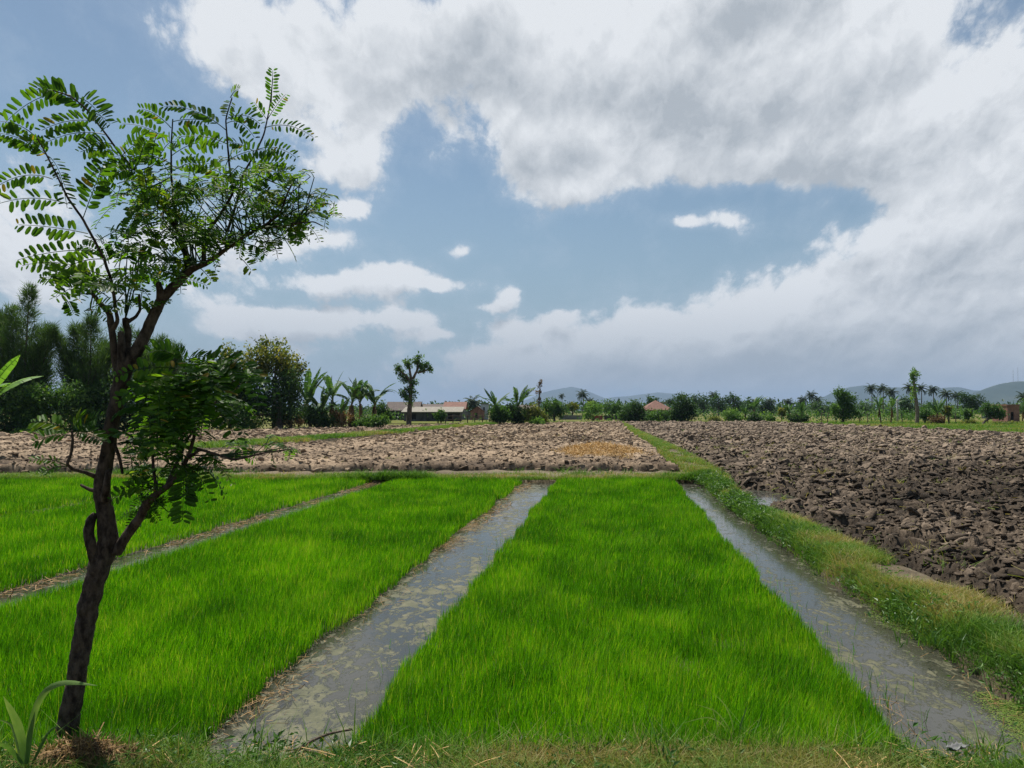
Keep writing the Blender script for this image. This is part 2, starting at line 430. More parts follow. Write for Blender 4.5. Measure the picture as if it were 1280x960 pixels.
mb = MB(); X, Y = np.meshgrid(np.linspace(-26, 6.5, 60), np.linspace(3.2, 19.5, 30)); grid(mb, X, Y, X * 0, 0.5)
tag(mb.build('water', M_water), kind='structure')

# mud of the beds
mb = MB()
for k, (v0, v1, y0, y1) in enumerate(BEDS):
    ny = 160; yy = np.linspace(y0, y1, ny)
    a0, a1 = edge(v0, yy, 2 * k), edge(v1, yy, 2 * k + 1)
    s = np.linspace(0, 1, 24)
    V = a0[:, None] * (1 - s) + a1[:, None] * s; Y = np.repeat(yy[:, None], 24, 1)
    X = V + SH * Y
    ed = np.minimum(np.minimum(s, 1 - s)[None] * (v1 - v0), np.minimum(Y - y0, y1 - Y))
    Z = -0.05 + 0.085 * np.clip(ed / 0.12, 0, 1) + 0.025 * (fbm(X * 6, Y * 6, 5) - 0.5)
    grid(mb, X, Y, Z, 0.35 + 0.4 * fbm(X * 2, Y * 2, 9))
tag(mb.build('mud_beds', M_mud), kind='structure')

# ------------------------------------------------------------------ rice seedlings
RICE = [(0.0, (0.030, 0.115, 0.004)), (0.35, (0.076, 0.260, 0.005)), (0.65, (0.165, 0.40, 0.008)), (0.88, (0.28, 0.47, 0.018)), (1.0, (0.36, 0.42, 0.07))]
M_rice = leaf_mat('rice_seedling', RICE, 0.48, 0.55, (1.1, 1.15, 0.35), 0.25)
def rice(k, label):
    v0, v1, y0, y1 = BEDS[k]; rng = np.random.default_rng(100 + k)
    P = []; yb = y0
    while yb < y1:
        ye = min(y1, yb + 0.5)
        dens = max(1700, 10500 * (4.2 / yb) ** 1.2) * (1.0 if k < 2 else 0.85)
        n = int(dens * (ye - yb) * (v1 - v0))
        y = rng.uniform(yb, ye, n); s = rng.uniform(0, 1, n)
        a0, a1 = edge(v0, y, 2 * k) + 0.03, edge(v1, y, 2 * k + 1) - 0.03
        x = vx(a0 + (a1 - a0) * s, y)
        P.append(np.stack((x, y), -1)); yb = ye
    P = np.concatenate(P)
    keep = (np.abs(P[:, 0]) < 0.72 * P[:, 1] + 1.6); P = P[keep]; x, y = P.T
    # thin spots along the rims and a bare patch in the near bed
    g = fbm(x * 2.6, y * 1.8, 60, 5, .6); gg = fbm(x * 0.75, y * 0.6, 61, 3)
    hole = np.zeros(len(x))
    if k == 0:
        for (hx, hy, hr) in ((1.40, 5.15, 0.16), (1.05, 4.75, 0.10)): hole = np.maximum(hole, np.exp(-((x - hx) ** 2 + (y - hy) ** 2) / hr ** 2))
    ok = rng.uniform(0, 1, len(x)) > hole * 0.9
    x, y, g, gg, hole = x[ok], y[ok], g[ok], gg[ok], hole[ok]; n = len(x)
    d0 = np.minimum(x - SH * y - v0, v1 - x + SH * y)
    rim = np.clip(d0 / 0.25, 0, 1)
    fm = fbm(x * 5, y * 5, 63, 3)
    h = (0.105 + 0.05 * gg + 0.045 * fm) * (0.75 + 0.25 * rim) * rng.uniform(0.65, 1.25, n)
    wd = 0.0032 * (np.maximum(y, 4.2) / 4.2) ** 0.62 * rng.uniform(0.8, 1.35, n)
    wind = np.stack((0.06 + 0.30 * (fbm(x * 1.6, y * 1.6, 71, 3) - 0.5), -0.03 + 0.34 * (fbm(x * 1.2, y * 1.2, 72, 3) - 0.5), np.zeros(n)), -1)
    tint = np.clip(0.44 + 0.85 * (g - 0.5) + 0.3 * (gg - 0.5) + rng.normal(0, 0.23, n) - 0.12 * fm, 0, 1)
    tint = np.where(rng.uniform(0, 1, n) < 0.012 * (1 + 5 * (d0 < .2)), rng.uniform(.85, 1, n), tint)
    tint = np.where(rng.uniform(0, 1, n) < 0.02, 1.0, tint)
    mb = MB(); blades(mb, np.stack((x, y, np.full(n, 0.015)), -1), h, wd, np.abs(rng.normal(0, 0.16, n)) + 0.03, rng, tint, 2, 0.6, wind)
    o = mb.build('rice_seedlings', M_rice, smooth=False)
    return tag(o, label, 'rice bed', 'seedling beds', 'stuff')
rice(0, 'broad bright green rice seedling bed between the two water furrows')
rice(1, 'rice seedling bed behind the leaning tree trunk, left of the scummy furrow')
rice(2, 'rice seedling bed beyond the thin muddy furrow behind the tree')
rice(3, 'rice seedling bed at the far left edge beside the ploughed ground')

# ------------------------------------------------------------------ ploughed soil
def clods(x, y, big=0.42, amp=1.0, seed=300):
    wx = x + 0.22 * (fbm(x * 3.1, y * 3.1, seed + 50, 3) - 0.5) * 2; wy = y + 0.22 * (fbm(x * 3.1, y * 3.1, seed + 60, 3) - 0.5) * 2
    f1, f2, dx, dy, r1, r2, r3 = worley(wx / big, wy / (big * 0.8), seed)
    e = np.clip((f2 - f1) / 0.16, 0, 1)
    h = (0.17 * r1 + big * (dx * (r2 - 0.5) + dy * (r3 - 0.42)) * 0.75) * e ** 0.7
    g1, g2, ex, ey, s1, s2, s3 = worley(wx / 0.15 + 31, wy / 0.13, seed + 9)
    h = h + (0.055 * s1 + 0.12 * (ex * (s2 - 0.5) + ey * (s3 - 0.45))) * np.clip((g2 - g1) / 0.3, 0, 1)
    h = h + 0.035 * (fbm(x * 11, y * 11, seed + 20, 3) - 0.5) + 0.16 * (fbm(x * 0.9, y * 0.9, seed + 30, 3) - 0.5)
    return amp * h, r1, s1, e

def far_edge(x): return np.interp(x, [-30, -19.6, -12.7, -3.2, 13, 60], [42, 48, 63, 77, 91, 92])
def bund_l(y): return np.where(y < 17, np.interp(y, [3, 4.2, 5.8, 7.5, 10, 17], [2.16, 2.24, 2.17, 2.06, 1.98, 1.97]), 1.97 - 0.42 * np.clip((y - 17) / 3, 0, 1)) - 0.5 * np.clip((y - 30) / 25, 0, 1)
def bund_r(y): return np.interp(y, [3, 5.6, 9, 11.2, 13.2, 15, 16.5, 22, 48, 60, 91], [3.05, 2.80, 2.47, 2.30, 2.24, 2.30, 2.45, 2.4, 1.65, 1.4, 1.0])

def soil_zone(mb, x0, x1, y0, y1, c, base, inside, tadd, amp, seed, drop):
    X, Y = np.meshgrid(np.arange(x0, x1 + c, c), np.arange(y0, y1 + c, c))
    h, r1, s1, e = clods(X, Y, 0.42, amp, seed)
    ins, d = inside(X, Y)
    k = np.clip(d / drop, 0, 1); k = k * k * (3 - 2 * k)
    Z = (base + h) * k + (-0.04) * (1 - k)
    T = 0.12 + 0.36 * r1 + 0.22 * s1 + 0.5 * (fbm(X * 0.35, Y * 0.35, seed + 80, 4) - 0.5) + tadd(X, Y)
    grid(mb, X, Y, Z, np.clip(T, 0, 1), ins)

def right_inside(X, Y):
    d = np.minimum(np.minimum(X - vx(bund_r(Y), Y) + 0.12 * (fbm(Y * 2, X * 2, 4) - 0.5), 30.2 + 0.8 * (fbm(Y * .5, Y * 0, 3) - .5) - X), 91 - Y)
    pud = ((X - 4.36) / 0.44) ** 2 + ((Y - 13.2) / 1.35) ** 2
    d = np.minimum(d, (np.sqrt(pud) - 1) * 0.5)
    return d > -0.05, d
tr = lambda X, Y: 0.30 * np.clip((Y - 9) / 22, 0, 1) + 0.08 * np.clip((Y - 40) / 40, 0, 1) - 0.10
mb = MB()
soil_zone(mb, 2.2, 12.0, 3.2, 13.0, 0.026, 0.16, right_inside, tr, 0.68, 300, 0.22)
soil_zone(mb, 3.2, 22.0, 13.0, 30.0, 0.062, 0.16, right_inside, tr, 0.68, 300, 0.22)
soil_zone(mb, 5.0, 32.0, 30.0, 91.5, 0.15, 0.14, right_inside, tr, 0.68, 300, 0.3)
tag(mb.build('ploughed_field', M_soil_wet), kind='structure')

def left_front(X): return 18.9 + 0.9 * (fbm(X * 0.9, X * 0, 21, 4) - 0.5) - np.interp(X, [-16, -9, -4, 2], [1.6, 0.4, 0.1, 0.0])
def left_inside(X, Y):
    d = np.minimum(np.minimum(vx(bund_l(Y), Y) - X + 0.2 * (fbm(Y * 2, X * 2, 14) - 0.5), Y - left_front(X)), far_edge(X) - Y)
    return d > -0.05, d
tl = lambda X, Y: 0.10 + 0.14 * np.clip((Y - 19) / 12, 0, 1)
mb = MB()
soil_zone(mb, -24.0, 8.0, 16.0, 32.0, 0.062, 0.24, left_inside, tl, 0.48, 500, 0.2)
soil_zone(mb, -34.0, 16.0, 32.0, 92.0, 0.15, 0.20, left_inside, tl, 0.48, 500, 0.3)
tag(mb.build('ploughed_plot', M_soil_dry), kind='structure')

# loose angular clods thrown up by the plough
def clod_templates(k, n):
    rng = np.random.default_rng(k); out = []
    g = np.linspace(-1, 1, n); F6 = []
    for ax in range(3):
        for sg in (-1, 1):
            A, B = np.meshgrid(g, g); P = np.zeros((n, n, 3)); P[..., ax] = sg; P[..., (ax + 1) % 3] = A * sg; P[..., (ax + 2) % 3] = B; F6.append(P.reshape(-1, 3))
    V = np.concatenate(F6); i = np.arange(n - 1)[:, None] * n + np.arange(n - 1)[None]; q1 = np.stack((i, i + 1, i + n + 1, i + n), -1).reshape(-1, 4)
    Q = np.concatenate([q1 + f * n * n for f in range(6)])
    for _ in range(5):
        d = nrm(V); N = nrm(rng.normal(0, 1, (11, 3))); h = rng.uniform(.55, 1.0, 11)
        dp = d @ N.T; h = h * .4 + .6; r = np.min(np.where(dp > .05, h / np.maximum(dp, .05), 9), 1); r = np.minimum(r, 1.25)
        r = r * (1 + .22 * (fbm(d[:, 0] * 2.3 + k, d[:, 1] * 2.3 + d[:, 2] * 1.7, k + 3, 3) - .5) * 2)
        out.append((d * r[:, None] * .5, Q))
    return out
def clod_field(mb, x, y, size, z, tint, rng, n):
    T = clod_templates(17, n); pick = rng.integers(0, len(T), len(x))
    for k, (tv, tq) in enumerate(T):
        m = pick == k; c = m.sum()
        if not c: continue
        d = rng.normal(0, 1, (c, 3)); d[:, 2] *= .35; nn = rng.normal(0, .35, (c, 3)); nn[:, 2] += 1
        S = size[m][:, None] * rng.uniform(.6, 1.4, (c, 3)) * np.array((1.35, 1, .48))
        inst(mb, tv, tq, axes(d, nn) * S[:, None, :], np.stack((x[m], y[m], z[m]), -1), tint[m])
def scatter_clods(zones, inside, base, seed, amp, tadd, half, label, mat, name):
    rng = np.random.default_rng(seed); mb = MB()
    for (x0, x1, y0, y1, dn, med, smin, n) in zones:
        c = int(dn * (x1 - x0) * (y1 - y0)); x = rng.uniform(x0, x1, c); y = rng.uniform(y0, y1, c)
        ins, d = inside(x, y); k = ins & (d > -.02) & (np.abs(x - half[0] * y) < half[1] * y + 1.5); x, y, d = x[k], y[k], d[k]
        h, r1, s1, e = clods(x, y, .42, amp, seed); size = np.clip(med * np.exp(rng.normal(0, .62, len(x))), smin, med * 4.2)
        kk = np.clip(d / .2, 0, 1); z = (base + h) * kk + size * .04
        t_ = np.clip(.16 + .30 * r1 + .34 * rng.uniform(0, 1, len(x)) + .5 * (fbm(x * .35, y * .35, seed + 80, 4) - .5) + tadd(x, y), 0, 1)
        clod_field(mb, x, y, size, z, t_, rng, n)
    tag(mb.build(name, mat, smooth=True), label, 'soil', None, 'stuff')
scatter_clods(((2.4, 11.5, 4.0, 9.0, 130, .038, .016, 5), (2.4, 11.5, 4.0, 9.0, 620, .017, .008, 3), (3, 16, 9, 18, 90, .045, .02, 4), (3, 16, 9, 18, 300, .024, .014, 3), (4, 24, 18, 32, 130, .05, .025, 3), (5, 31, 32, 60, 44, .075, .05, 3), (7, 31, 60, 91, 18, .105, .07, 3)), right_inside, .16, 300, .68, tr, (0, .70),
              'loose angular clods of dark turned soil in the right field', M_soil_wet, 'soil_clods')
scatter_clods(((-20, 7, 16.5, 26, 260, .037, .02, 3), (-24, 9, 26, 40, 120, .053, .035, 3), (-30, 15, 40, 92, 30, .085, .05, 3)), left_inside, .22, 500, .48, tl, (0, .70),
              'loose angular clods of dry turned soil in the left plot', M_soil_dry, 'soil_clods')

mb = MB(); th = np.linspace(0, 2 * pi, 25)[:-1]; rr = np.array((1, 1.0))
V = np.concatenate((np.stack((4.36 + 0.62 * np.cos(th), 13.2 + 1.7 * np.sin(th), np.full(24, 0.10)), -1), [(4.36, 13.2, 0.10)]))
mb.add(V, None, [(i, (i + 1) % 24, 24) for i in range(24)]); tag(mb.build('puddle_water', M_water), kind='structure')

# ------------------------------------------------------------------ bunds and verge
M_bank = soil_mat('bank_earth', (0.030, 0.022, 0.014), (0.085, 0.066, 0.040), (0.20, 0.16, 0.105))
def bund_z(s): return 0.30 * np.clip(np.minimum(s / 0.26, (1 - s) / 0.14), 0, 1) ** 0.6
def strip(mb, yy, vl, vr, hgt, ns=26, seed=1):
    s = np.linspace(0, 1, ns)
    V = vl[:, None] * (1 - s) + vr[:, None] * s; Y = np.repeat(yy[:, None], ns, 1)
    V = V + 0.10 * (fbm(Y * 2.3, V * 0 + seed, seed, 4) - 0.5) * 2 * (1 - s) ** 2
    X = vx(V, Y); Z = hgt[:, None] * bund_z(s)[None] / 0.30 + 0.10 * (fbm(X * 4, Y * 4, seed + 3, 4) - 0.5) * (bund_z(s) > 0.02) - 0.05
    grid(mb, X, Y, Z, 0.35 + 0.5 * fbm(X * 1.3, Y * 1.3, seed + 5))
    return X, Y, Z
yy = np.concatenate((np.linspace(2.6, 20, 200), np.linspace(20.3, 91, 140)))
hg = np.interp(yy, [3, 10, 11.5, 14.5, 16, 25, 91], [0.22, 0.22, 0.15, 0.15, 0.23, 0.32, 0.30])
mb = MB(); strip(mb, yy, bund_l(yy) - 0.04, bund_r(yy) + 0.10, hg, 30, 11)
tag(mb.build('grass_path', M_bank), kind='structure')
# low bank across the far ends of the beds
mb = MB(); X, Y = np.meshgrid(np.linspace(-26, 5.5, 420), np.linspace(16.4, 20.5, 50))
yf = np.interp(X, [-16, -9, -5, 3], [16.6, 17.2, 17.0, 17.0])
Z = -0.08 + 0.20 * np.clip((Y - yf) / 0.25 + 0.6 * (fbm(X * 2, Y * 2, 8) - 0.5), 0, 1) + 0.09 * (fbm(X * 3, Y * 3, 18) - 0.5)
grid(mb, X, Y, Z, 0.45 + 0.6 * (fbm(X * 1.1, Y * 1.1, 6)) - .1, (X < vx(bund_l(Y) + 0.3, Y)))
tag(mb.build('end_bank', M_bank), kind='structure')
# the verge the picture is taken from
mb = MB(); X, Y = np.meshgrid(np.linspace(-9, 9, 360), np.linspace(-6, 4.0, 200))
yv = 3.52 + 0.20 * (fbm(X * 1.6, X * 0 + 2, 33, 4) - 0.5) * 2
yv = yv - 0.14 * np.exp(-((X + 1.1) / 0.35) ** 2) - 0.06 * np.exp(-((X - 2.1) / 0.4) ** 2)
Z = -0.10 + 0.17 * np.clip((yv - Y) / 0.16, 0, 1) ** 0.7 + 0.07 * (fbm(X * 5, Y * 5, 34, 4) - 0.5)
grid(mb, X, Y, Z, 0.3 + 0.5 * fbm(X * 2, Y * 2, 35)); tag(mb.build('verge_ground', M_bank), kind='structure')

# ------------------------------------------------------------------ grasses
GRASS = [(0.0, (0.045, 0.120, 0.014)), (0.3, (0.105, 0.235, 0.028)), (0.55, (0.20, 0.30, 0.055)), (0.75, (0.26, 0.25, 0.075)), (1.0, (0.42, 0.32, 0.15))]
M_grass = leaf_mat('wild_grass', GRASS, 0.38, 0.6, (1.1, 1.1, 0.5), 0.2)
rng = np.random.default_rng(9)
STRAW = [(0.0, (0.10, 0.062, 0.028)), (0.5, (0.36, 0.22, 0.085)), (1.0, (0.62, 0.42, 0.18))]
M_straw = leaf_mat('dry_straw', STRAW, 0.15, 0.7, (1, 1, 0.8), 0.25)

def tufts(mb, C, nb, h, w, spread, lean, tint, rng, sd=0.12, seg=2):
    """tufts of grass: C (N,3) centres, nb blades each"""
    n = len(C); i = np.repeat(np.arange(n), nb); m = len(i)
    off = np.zeros((m, 3)); off[:, :2] = rng.normal(0, 1, (m, 2)) * np.repeat(spread, nb)[:, None]
    blades(mb, C[i] + off, h[i] * rng.uniform(0.5, 1.2, m), w[i] * rng.uniform(0.7, 1.3, m), np.abs(rng.normal(0, 1, m)) * lean + 0.1, rng,
           np.clip(tint[i] + rng.normal(0, sd, m), 0, 1), seg, 0.7)

def litter(mb, P, L, w, tint, rng, tilt=0.25):
    n = len(P); d = rng.normal(0, 1, (n, 3)); d[:, 2] *= tilt; d = nrm(d)
    nn = rng.normal(0, 0.5, (n, 3)); nn[:, 2] += 1
    A = axes(d, nn) * np.stack((L, w, w), -1)[:, None, :]
    tv = np.array(((-.5, -.5, 0), (-.5, .5, 0), (0, .5, .8), (0, -.5, .8), (.5, .5, 0), (.5, -.5, 0)), float)
    inst(mb, tv, np.array(((0, 3, 2, 1), (3, 5, 4, 2))), A, P, tint)

# path grass
rng = np.random.default_rng(11); mb = MB()
for (y0, y1, dn, wb) in ((3.0, 8, 1150, .0042), (8, 18, 480, .007), (18, 40, 150, .014), (40, 91, 36, .03)):
    n = int(dn * (y1 - y0) * 0.85); y = rng.uniform(y0, y1, n); s = rng.uniform(0, 1, n) ** 1.15 * 1.05 - 0.02
    vl, vr = bund_l(y), bund_r(y); x = vx(vl + (vr - vl) * s, y)
    dry = fbm(x * 1.6, y * 1.1, 44, 4); bare = fbm(x * 1.2 + 9, y * 0.9, 45, 4)
    keep = ~((bare > 0.56) & (s > 0.25) & (y < 30)) ; keep &= ~((np.abs(y - 5.0) < 0.45) & (s > 0.35) & (rng.uniform(0, 1, n) < 0.8)); keep &= ~((np.abs(y - 16.3) < 1.3) & (s > 0.1) & (rng.uniform(0, 1, n) < 0.75))
    x, y, s, dry = x[keep], y[keep], s[keep], dry[keep]; n = len(x)
    z = np.interp(y, [3, 10, 11.5, 14.5, 16, 25, 91], [0.19, 0.19, 0.12, 0.12, 0.20, 0.28, 0.26]) * bund_z(np.clip(s, 0, 1)) / 0.3
    tint = np.clip(0.40 + 1.7 * (dry - 0.5) + 0.12 * s - 0.18 * (s < 0.15), 0.08, 1)
    tint = np.where(y > 18, np.clip(0.52 + 0.7 * (dry - .5), 0, 1), tint)
    h = rng.uniform(0.035, 0.11, n) * np.where(s < 0.22, 1.3, 1.0) * np.where(y > 18, 1.2, 1)
    tufts(mb, np.stack((x, y, z), -1), 16, h, np.full(n, wb), np.full(n, 0.035 + 0.0012 * y.mean()), 0.95, tint + rng.normal(0, .14, n), rng)
tag(mb.build('path_grass', M_grass, smooth=False), 'mixed green and dry grass covering the narrow raised path', 'grass', None, 'stuff')

# broad-leaved weeds hanging over the water side of the path, and at the verge
WEED = [(0.0, (0.025, 0.075, 0.014)), (0.5, (0.060, 0.15, 0.022)), (1.0, (0.13, 0.24, 0.04))]
M_weed = leaf_mat('green_weed', WEED, 0.35, 0.45, (1.1, 1.15, 0.4), 0.35)
def weeds(mb, C, nb, size, tint, rng, hgt=0.12):
    n = len(C); i = np.repeat(np.arange(n), nb); m = len(i)
    o = rng.normal(0, 1, (m, 3)) * np.array((0.09, 0.09, 0)); o[:, 2] = rng.uniform(0.01, hgt, m)
    d = rng.normal(0, 1, (m, 3)); d[:, 2] = np.abs(d[:, 2]) * 0.4
    nn = rng.normal(0, 0.6, (m, 3)); nn[:, 2] += 1
    L = size[i] * rng.uniform(0.6, 1.4, m)
    A = axes(d, nn) * np.stack((L, L * 0.36, L), -1)[:, None, :]
    inst(mb, DIA_V, DIA_Q, A, C[i] + o, np.clip(tint[i] + rng.normal(0, .15, m), 0, 1))
rng = np.random.default_rng(12); mb = MB()
y = rng.uniform(3.4, 17, 1500); cl = fbm(y * 1.1, y * 0 + 3, 52, 3); ok = rng.uniform(0, 1, 1500) < np.clip((cl - 0.38) * 4, 0.05, 1); y = y[ok]; n = len(y)
s = np.abs(rng.normal(0, 0.16, n)); vl, vr = bund_l(y), bund_r(y)
C = np.stack((vx(vl + (vr - vl) * s - 0.02, y), y, 0.02 + 0.17 * np.clip(s / 0.26, 0, 1)), -1)
weeds(mb, C, 20, np.full(n, 0.030) * (1 + y / 14), rng.uniform(0.2, 1.0, n), rng, 0.08)
C2 = np.stack((rng.normal(3.1, 0.25, 60), rng.normal(5.2, 0.25, 60), np.full(60, 0.12)), -1); tufts(mb, C2, 12, rng.uniform(.05, .15, 60), np.full(60, .007), np.full(60, .06), .7, rng.uniform(.2, .8, 60), rng)
tag(mb.build('bank_weeds', M_weed, smooth=False), 'dark green weeds hanging from the path edge over the water', 'weeds', None, 'stuff')

# end-bank grass, verge grass, dry bits
rng = np.random.default_rng(13); mb = MB()
n = 13000; x = rng.uniform(-24, 4.4, n); yf = np.interp(x, [-16, -9, -5, 3], [16.6, 17.2, 17.0, 17.0]); y = yf + np.abs(rng.normal(0.25, 0.5, n))
g = fbm(x * 0.8, y * 1.5, 54, 4); ok = (x < vx(bund_l(y), y)) & (rng.uniform(0, 1, n) < np.clip((g - 0.34) * 5, .3, 1)); x, y, g = x[ok], y[ok], g[ok]; n = len(x)
tufts(mb, np.stack((x, y, np.full(n, 0.08)), -1), 12, rng.uniform(0.05, 0.14, n) * (1 + 0.8 * (g > .6)), np.full(n, .013), np.full(n, .06), .7, np.clip(0.50 + 1.8 * (0.50 - g), .05, .9), rng)
tag(mb.build('bank_grass', M_grass, smooth=False), 'patchy grass on the low bank between rice beds and ploughed plot', 'grass', None, 'stuff')

rng = np.random.default_rng(14); mb = MB()
n = 9000; x = rng.uniform(-3.2, 3.4, n); y = rng.uniform(3.1, 3.58, n); dry = fbm(x * 1.4, y * 2, 55, 4)
wet = (np.abs(x + 1.1) < 0.30) & (y > 3.42) | ((np.abs(x - 2.1) < 0.35) & (y > 3.42)); x, y, dry = x[~wet], y[~wet], dry[~wet]; n = len(x)
dryside = np.where(x > -0.2, 0.18, 0.0) - 0.22 * np.exp(-((x + 1.15) / 0.55) ** 2)
tufts(mb, np.stack((x, y, np.full(n, 0.035)), -1), 13, rng.uniform(0.03, 0.125, n), np.full(n, .0033), np.full(n, .035), 1.0, np.clip(0.42 + 1.4 * (dry - 0.5) + dryside, 0.02, 1), rng)
k = 150; x = rng.uniform(-2.6, 2.9, k); tufts(mb, np.stack((x, rng.uniform(3.38, 3.6, k), np.full(k, .03)), -1), 7, rng.uniform(.10, .26, k), np.full(k, .006), np.full(k, .03), .5, rng.uniform(.1, .6, k), rng)
tag(mb.build('verge_grass', M_grass, smooth=False), 'short mixed dry and green grass on the near verge', 'grass', None, 'stuff')
mb = MB(); n = 240; x = rng.uniform(-2.4, 3.0, n); y = rng.uniform(3.25, 3.58, n); q = (np.abs(x + 1.2) < 0.75) | (rng.uniform(0, 1, n) < .35); x, y = x[q], y[q]; n = len(x)
weeds(mb, np.stack((x, y, np.full(n, .05)), -1), 16, rng.uniform(.018, .045, n), rng.uniform(.1, .8, n), rng, .07)
tag(mb.build('verge_weeds', M_weed, smooth=False), 'small leafy green weeds along the foot of the verge', 'weeds', None, 'stuff')

rng = np.random.default_rng(15); mb = MB()
# straw along the furrow edges, on the verge, and afloat
for (v, sg, y0, y1, n, wd) in ((-1.96, 0.10, 3.55, 11, 2600, .004), (-1.9, 0.12, 11, 17, 700, .009), (-5.20, 0.09, 5, 17, 1900, .007), (1.45, .06, 3.7, 5, 110, .003), (2.08, .06, 3.6, 12, 500, .004), (-8.9, .08, 9, 17, 500, .01)):
    y = rng.uniform(y0, y1, n); cl = fbm(y * 1.4, y * 0 + v, 58, 3); y = y[rng.uniform(0, 1, n) < np.clip((cl - .35) * 5, .15, 1)]; n = len(y)
    x = vx(v + rng.normal(0, sg, n), y)
    litter(mb, np.stack((x, y, 0.015 + np.abs(rng.normal(0, .012, n))), -1), rng.uniform(.03, .12, n), np.full(n, wd * .8) * rng.uniform(.5, 1.3, n), rng.uniform(0, .7, n), rng)
n = 5000; x = rng.uniform(-2.6, 3.4, n); y = rng.uniform(3.15, 3.55, n); cl = fbm(x * 1.7, y * 2, 59, 3); q = rng.uniform(0, 1, n) < np.clip((cl - .4) * 5, .1, 1); x, y = x[q], y[q]; n = len(x)
litter(mb, np.stack((x, y, .05 + np.abs(rng.normal(0, .02, n))), -1), rng.uniform(.04, .2, n), rng.uniform(.002, .005, n), rng.uniform(.2, 1, n), rng)
tag(mb.build('straw_litter', M_straw, smooth=False), 'loose dry straw lying along the furrow edges and verge', 'straw', None, 'stuff')

# yellow-green floating weed along the near right bank, thin emergent shoots
rng = np.random.default_rng(16); mb = MB()
n = 16000; y = 3.45 + rng.gamma(1.6, .9, n); v = bund_l(y) - .06 + rng.normal(0, .08, n) - 0.12 * np.clip((4.6 - y), 0, 1)
x = vx(v, y); cl = fbm(x * 4, y * 2.2, 66, 3); q = (cl > .47) & (y < 9); x, y = x[q], y[q]; n = len(x)
d = rng.normal(0, 1, (n, 3)); d[:, 2] *= .05; nn = np.zeros((n, 3)); nn[:, 2] = 1; L = rng.uniform(.006, .016, n)
inst(mb, DIA_V, DIA_Q, axes(d, nn) * np.stack((L, L * .5, L * .3), -1)[:, None, :], np.stack((x, y, rng.uniform(.004, .016, n)), -1), rng.uniform(.35, .75, n))
tag(mb.build('floating_weed', M_grass, smooth=False), 'yellow-green weed floating on the furrow below the path', 'water weed', None, 'stuff')
mb = MB(); n = 280
v = np.concatenate((rng.normal(-1.25, .10, 150), rng.normal(1.46, .09, 130))); y = np.concatenate((rng.uniform(3.8, 11, 150), 3.7 + rng.gamma(1.5, 1.0, 130)))
blades(mb, np.stack((vx(v, y), y, np.zeros(n)), -1), rng.uniform(.05, .14, n), np.full(n, .0035), np.full(n, .25), rng, rng.uniform(.1, .6, n), 2, .6)
tag(mb.build('stray_seedlings', M_rice, smooth=False), 'single stray seedlings standing in the furrow water', 'seedlings', None, 'stuff')

# dry tufts between the clods
rng = np.random.default_rng(17); mb = MB()
n = 900; y = 5 + 45 * rng.uniform(0, 1, n) ** 1.5; x = vx(bund_r(y), y) + .2 + rng.uniform(0, 1, n) ** 1.2 * (0.55 * y + 2); cl = fbm(x * .6, y * .6, 68, 3)
q = (x < 29.5) & (rng.uniform(0, 1, n) < np.clip((cl - .42) * 5, .04, 1)); x, y = x[q], y[q]; n = len(x)
tufts(mb, np.stack((x, y, np.full(n, .2)), -1), 14, rng.uniform(.06, .16, n) * (1 + y / 80), .0045 * (1 + y / 12), np.full(n, .06), 1.0, rng.uniform(.45, .95, n), rng, .1)
n = 500; x = rng.uniform(-12, 5, n); y = rng.uniform(19.3, 60, n); q = (x < vx(bund_l(y), y)) & (x > -.55 * y); x, y = x[q], y[q]; n = len(x)
tufts(mb, np.stack((x, y, np.full(n, .24)), -1), 10, rng.uniform(.06, .16, n), np.full(n, .02), np.full(n, .07), 1.0, rng.uniform(.55, 1, n), rng, .1)
# straw stubble poking out of the clods
n = 2500; y = 5 + 40 * rng.uniform(0, 1, n) ** 1.4; x = vx(bund_r(y), y) + .1 + rng.uniform(0, 1, n) * (.55 * y + 2); q = x < 29.5; x, y = x[q], y[q]; n = len(x)
litter(mb, np.stack((x, y, rng.uniform(.14, .34, n)), -1), rng.uniform(.05, .16, n), .004 * (1 + y / 12), rng.uniform(.62, 1, n), rng, .35)
tag(mb.build('field_tufts', M_grass, smooth=False), 'small dry grass tufts and stubble among the clods', 'dry grass', None, 'stuff')

# grassy strip crossing the left plot, green grass beyond the right field
mb = MB(); rng = np.random.default_rng(18)
PATHC = np.array(((-10.5, 26), (-8.7, 31.6), (-7.2, 40), (-5.6, 50), (-3.8, 62), (-2.0, 70)))
yy = np.linspace(24.5, 72, 130); xc = np.interp(yy, PATHC[:, 1], PATHC[:, 0]); hw = np.interp(yy, [24, 32, 60], [1.3, .75, .6])
s = np.linspace(-1, 1, 9); X = xc[:, None] + hw[:, None] * s; Y = np.repeat(yy[:, None], 9, 1); Z = .12 + .33 * (1 - np.abs(s) ** 3)[None] + .06 * (fbm(X * 2, Y * 2, 3) - .5)
grid(mb, X, Y, Z, .5 + 0 * X); tag(mb.build('cross_path', M_bank), kind='structure')
mb = MB(); n = 4600; y = rng.uniform(24.5, 72, n); x = np.interp(y, PATHC[:, 1], PATHC[:, 0]) + rng.normal(0, .5, n) * np.interp(y, [24, 32, 60], [1.3, .75, .6])
tufts(mb, np.stack((x, y, np.full(n, .40)), -1), 10, rng.uniform(.08, .2, n), np.full(n, .03), np.full(n, .1), .7, np.clip(.45 + 1.2 * (fbm(x * .6, y * .3, 6) - .5), 0, 1), rng)
tag(mb.build('cross_path_grass', M_grass, smooth=False), 'strip of pale green grass crossing the ploughed plot', 'grass', None, 'stuff')
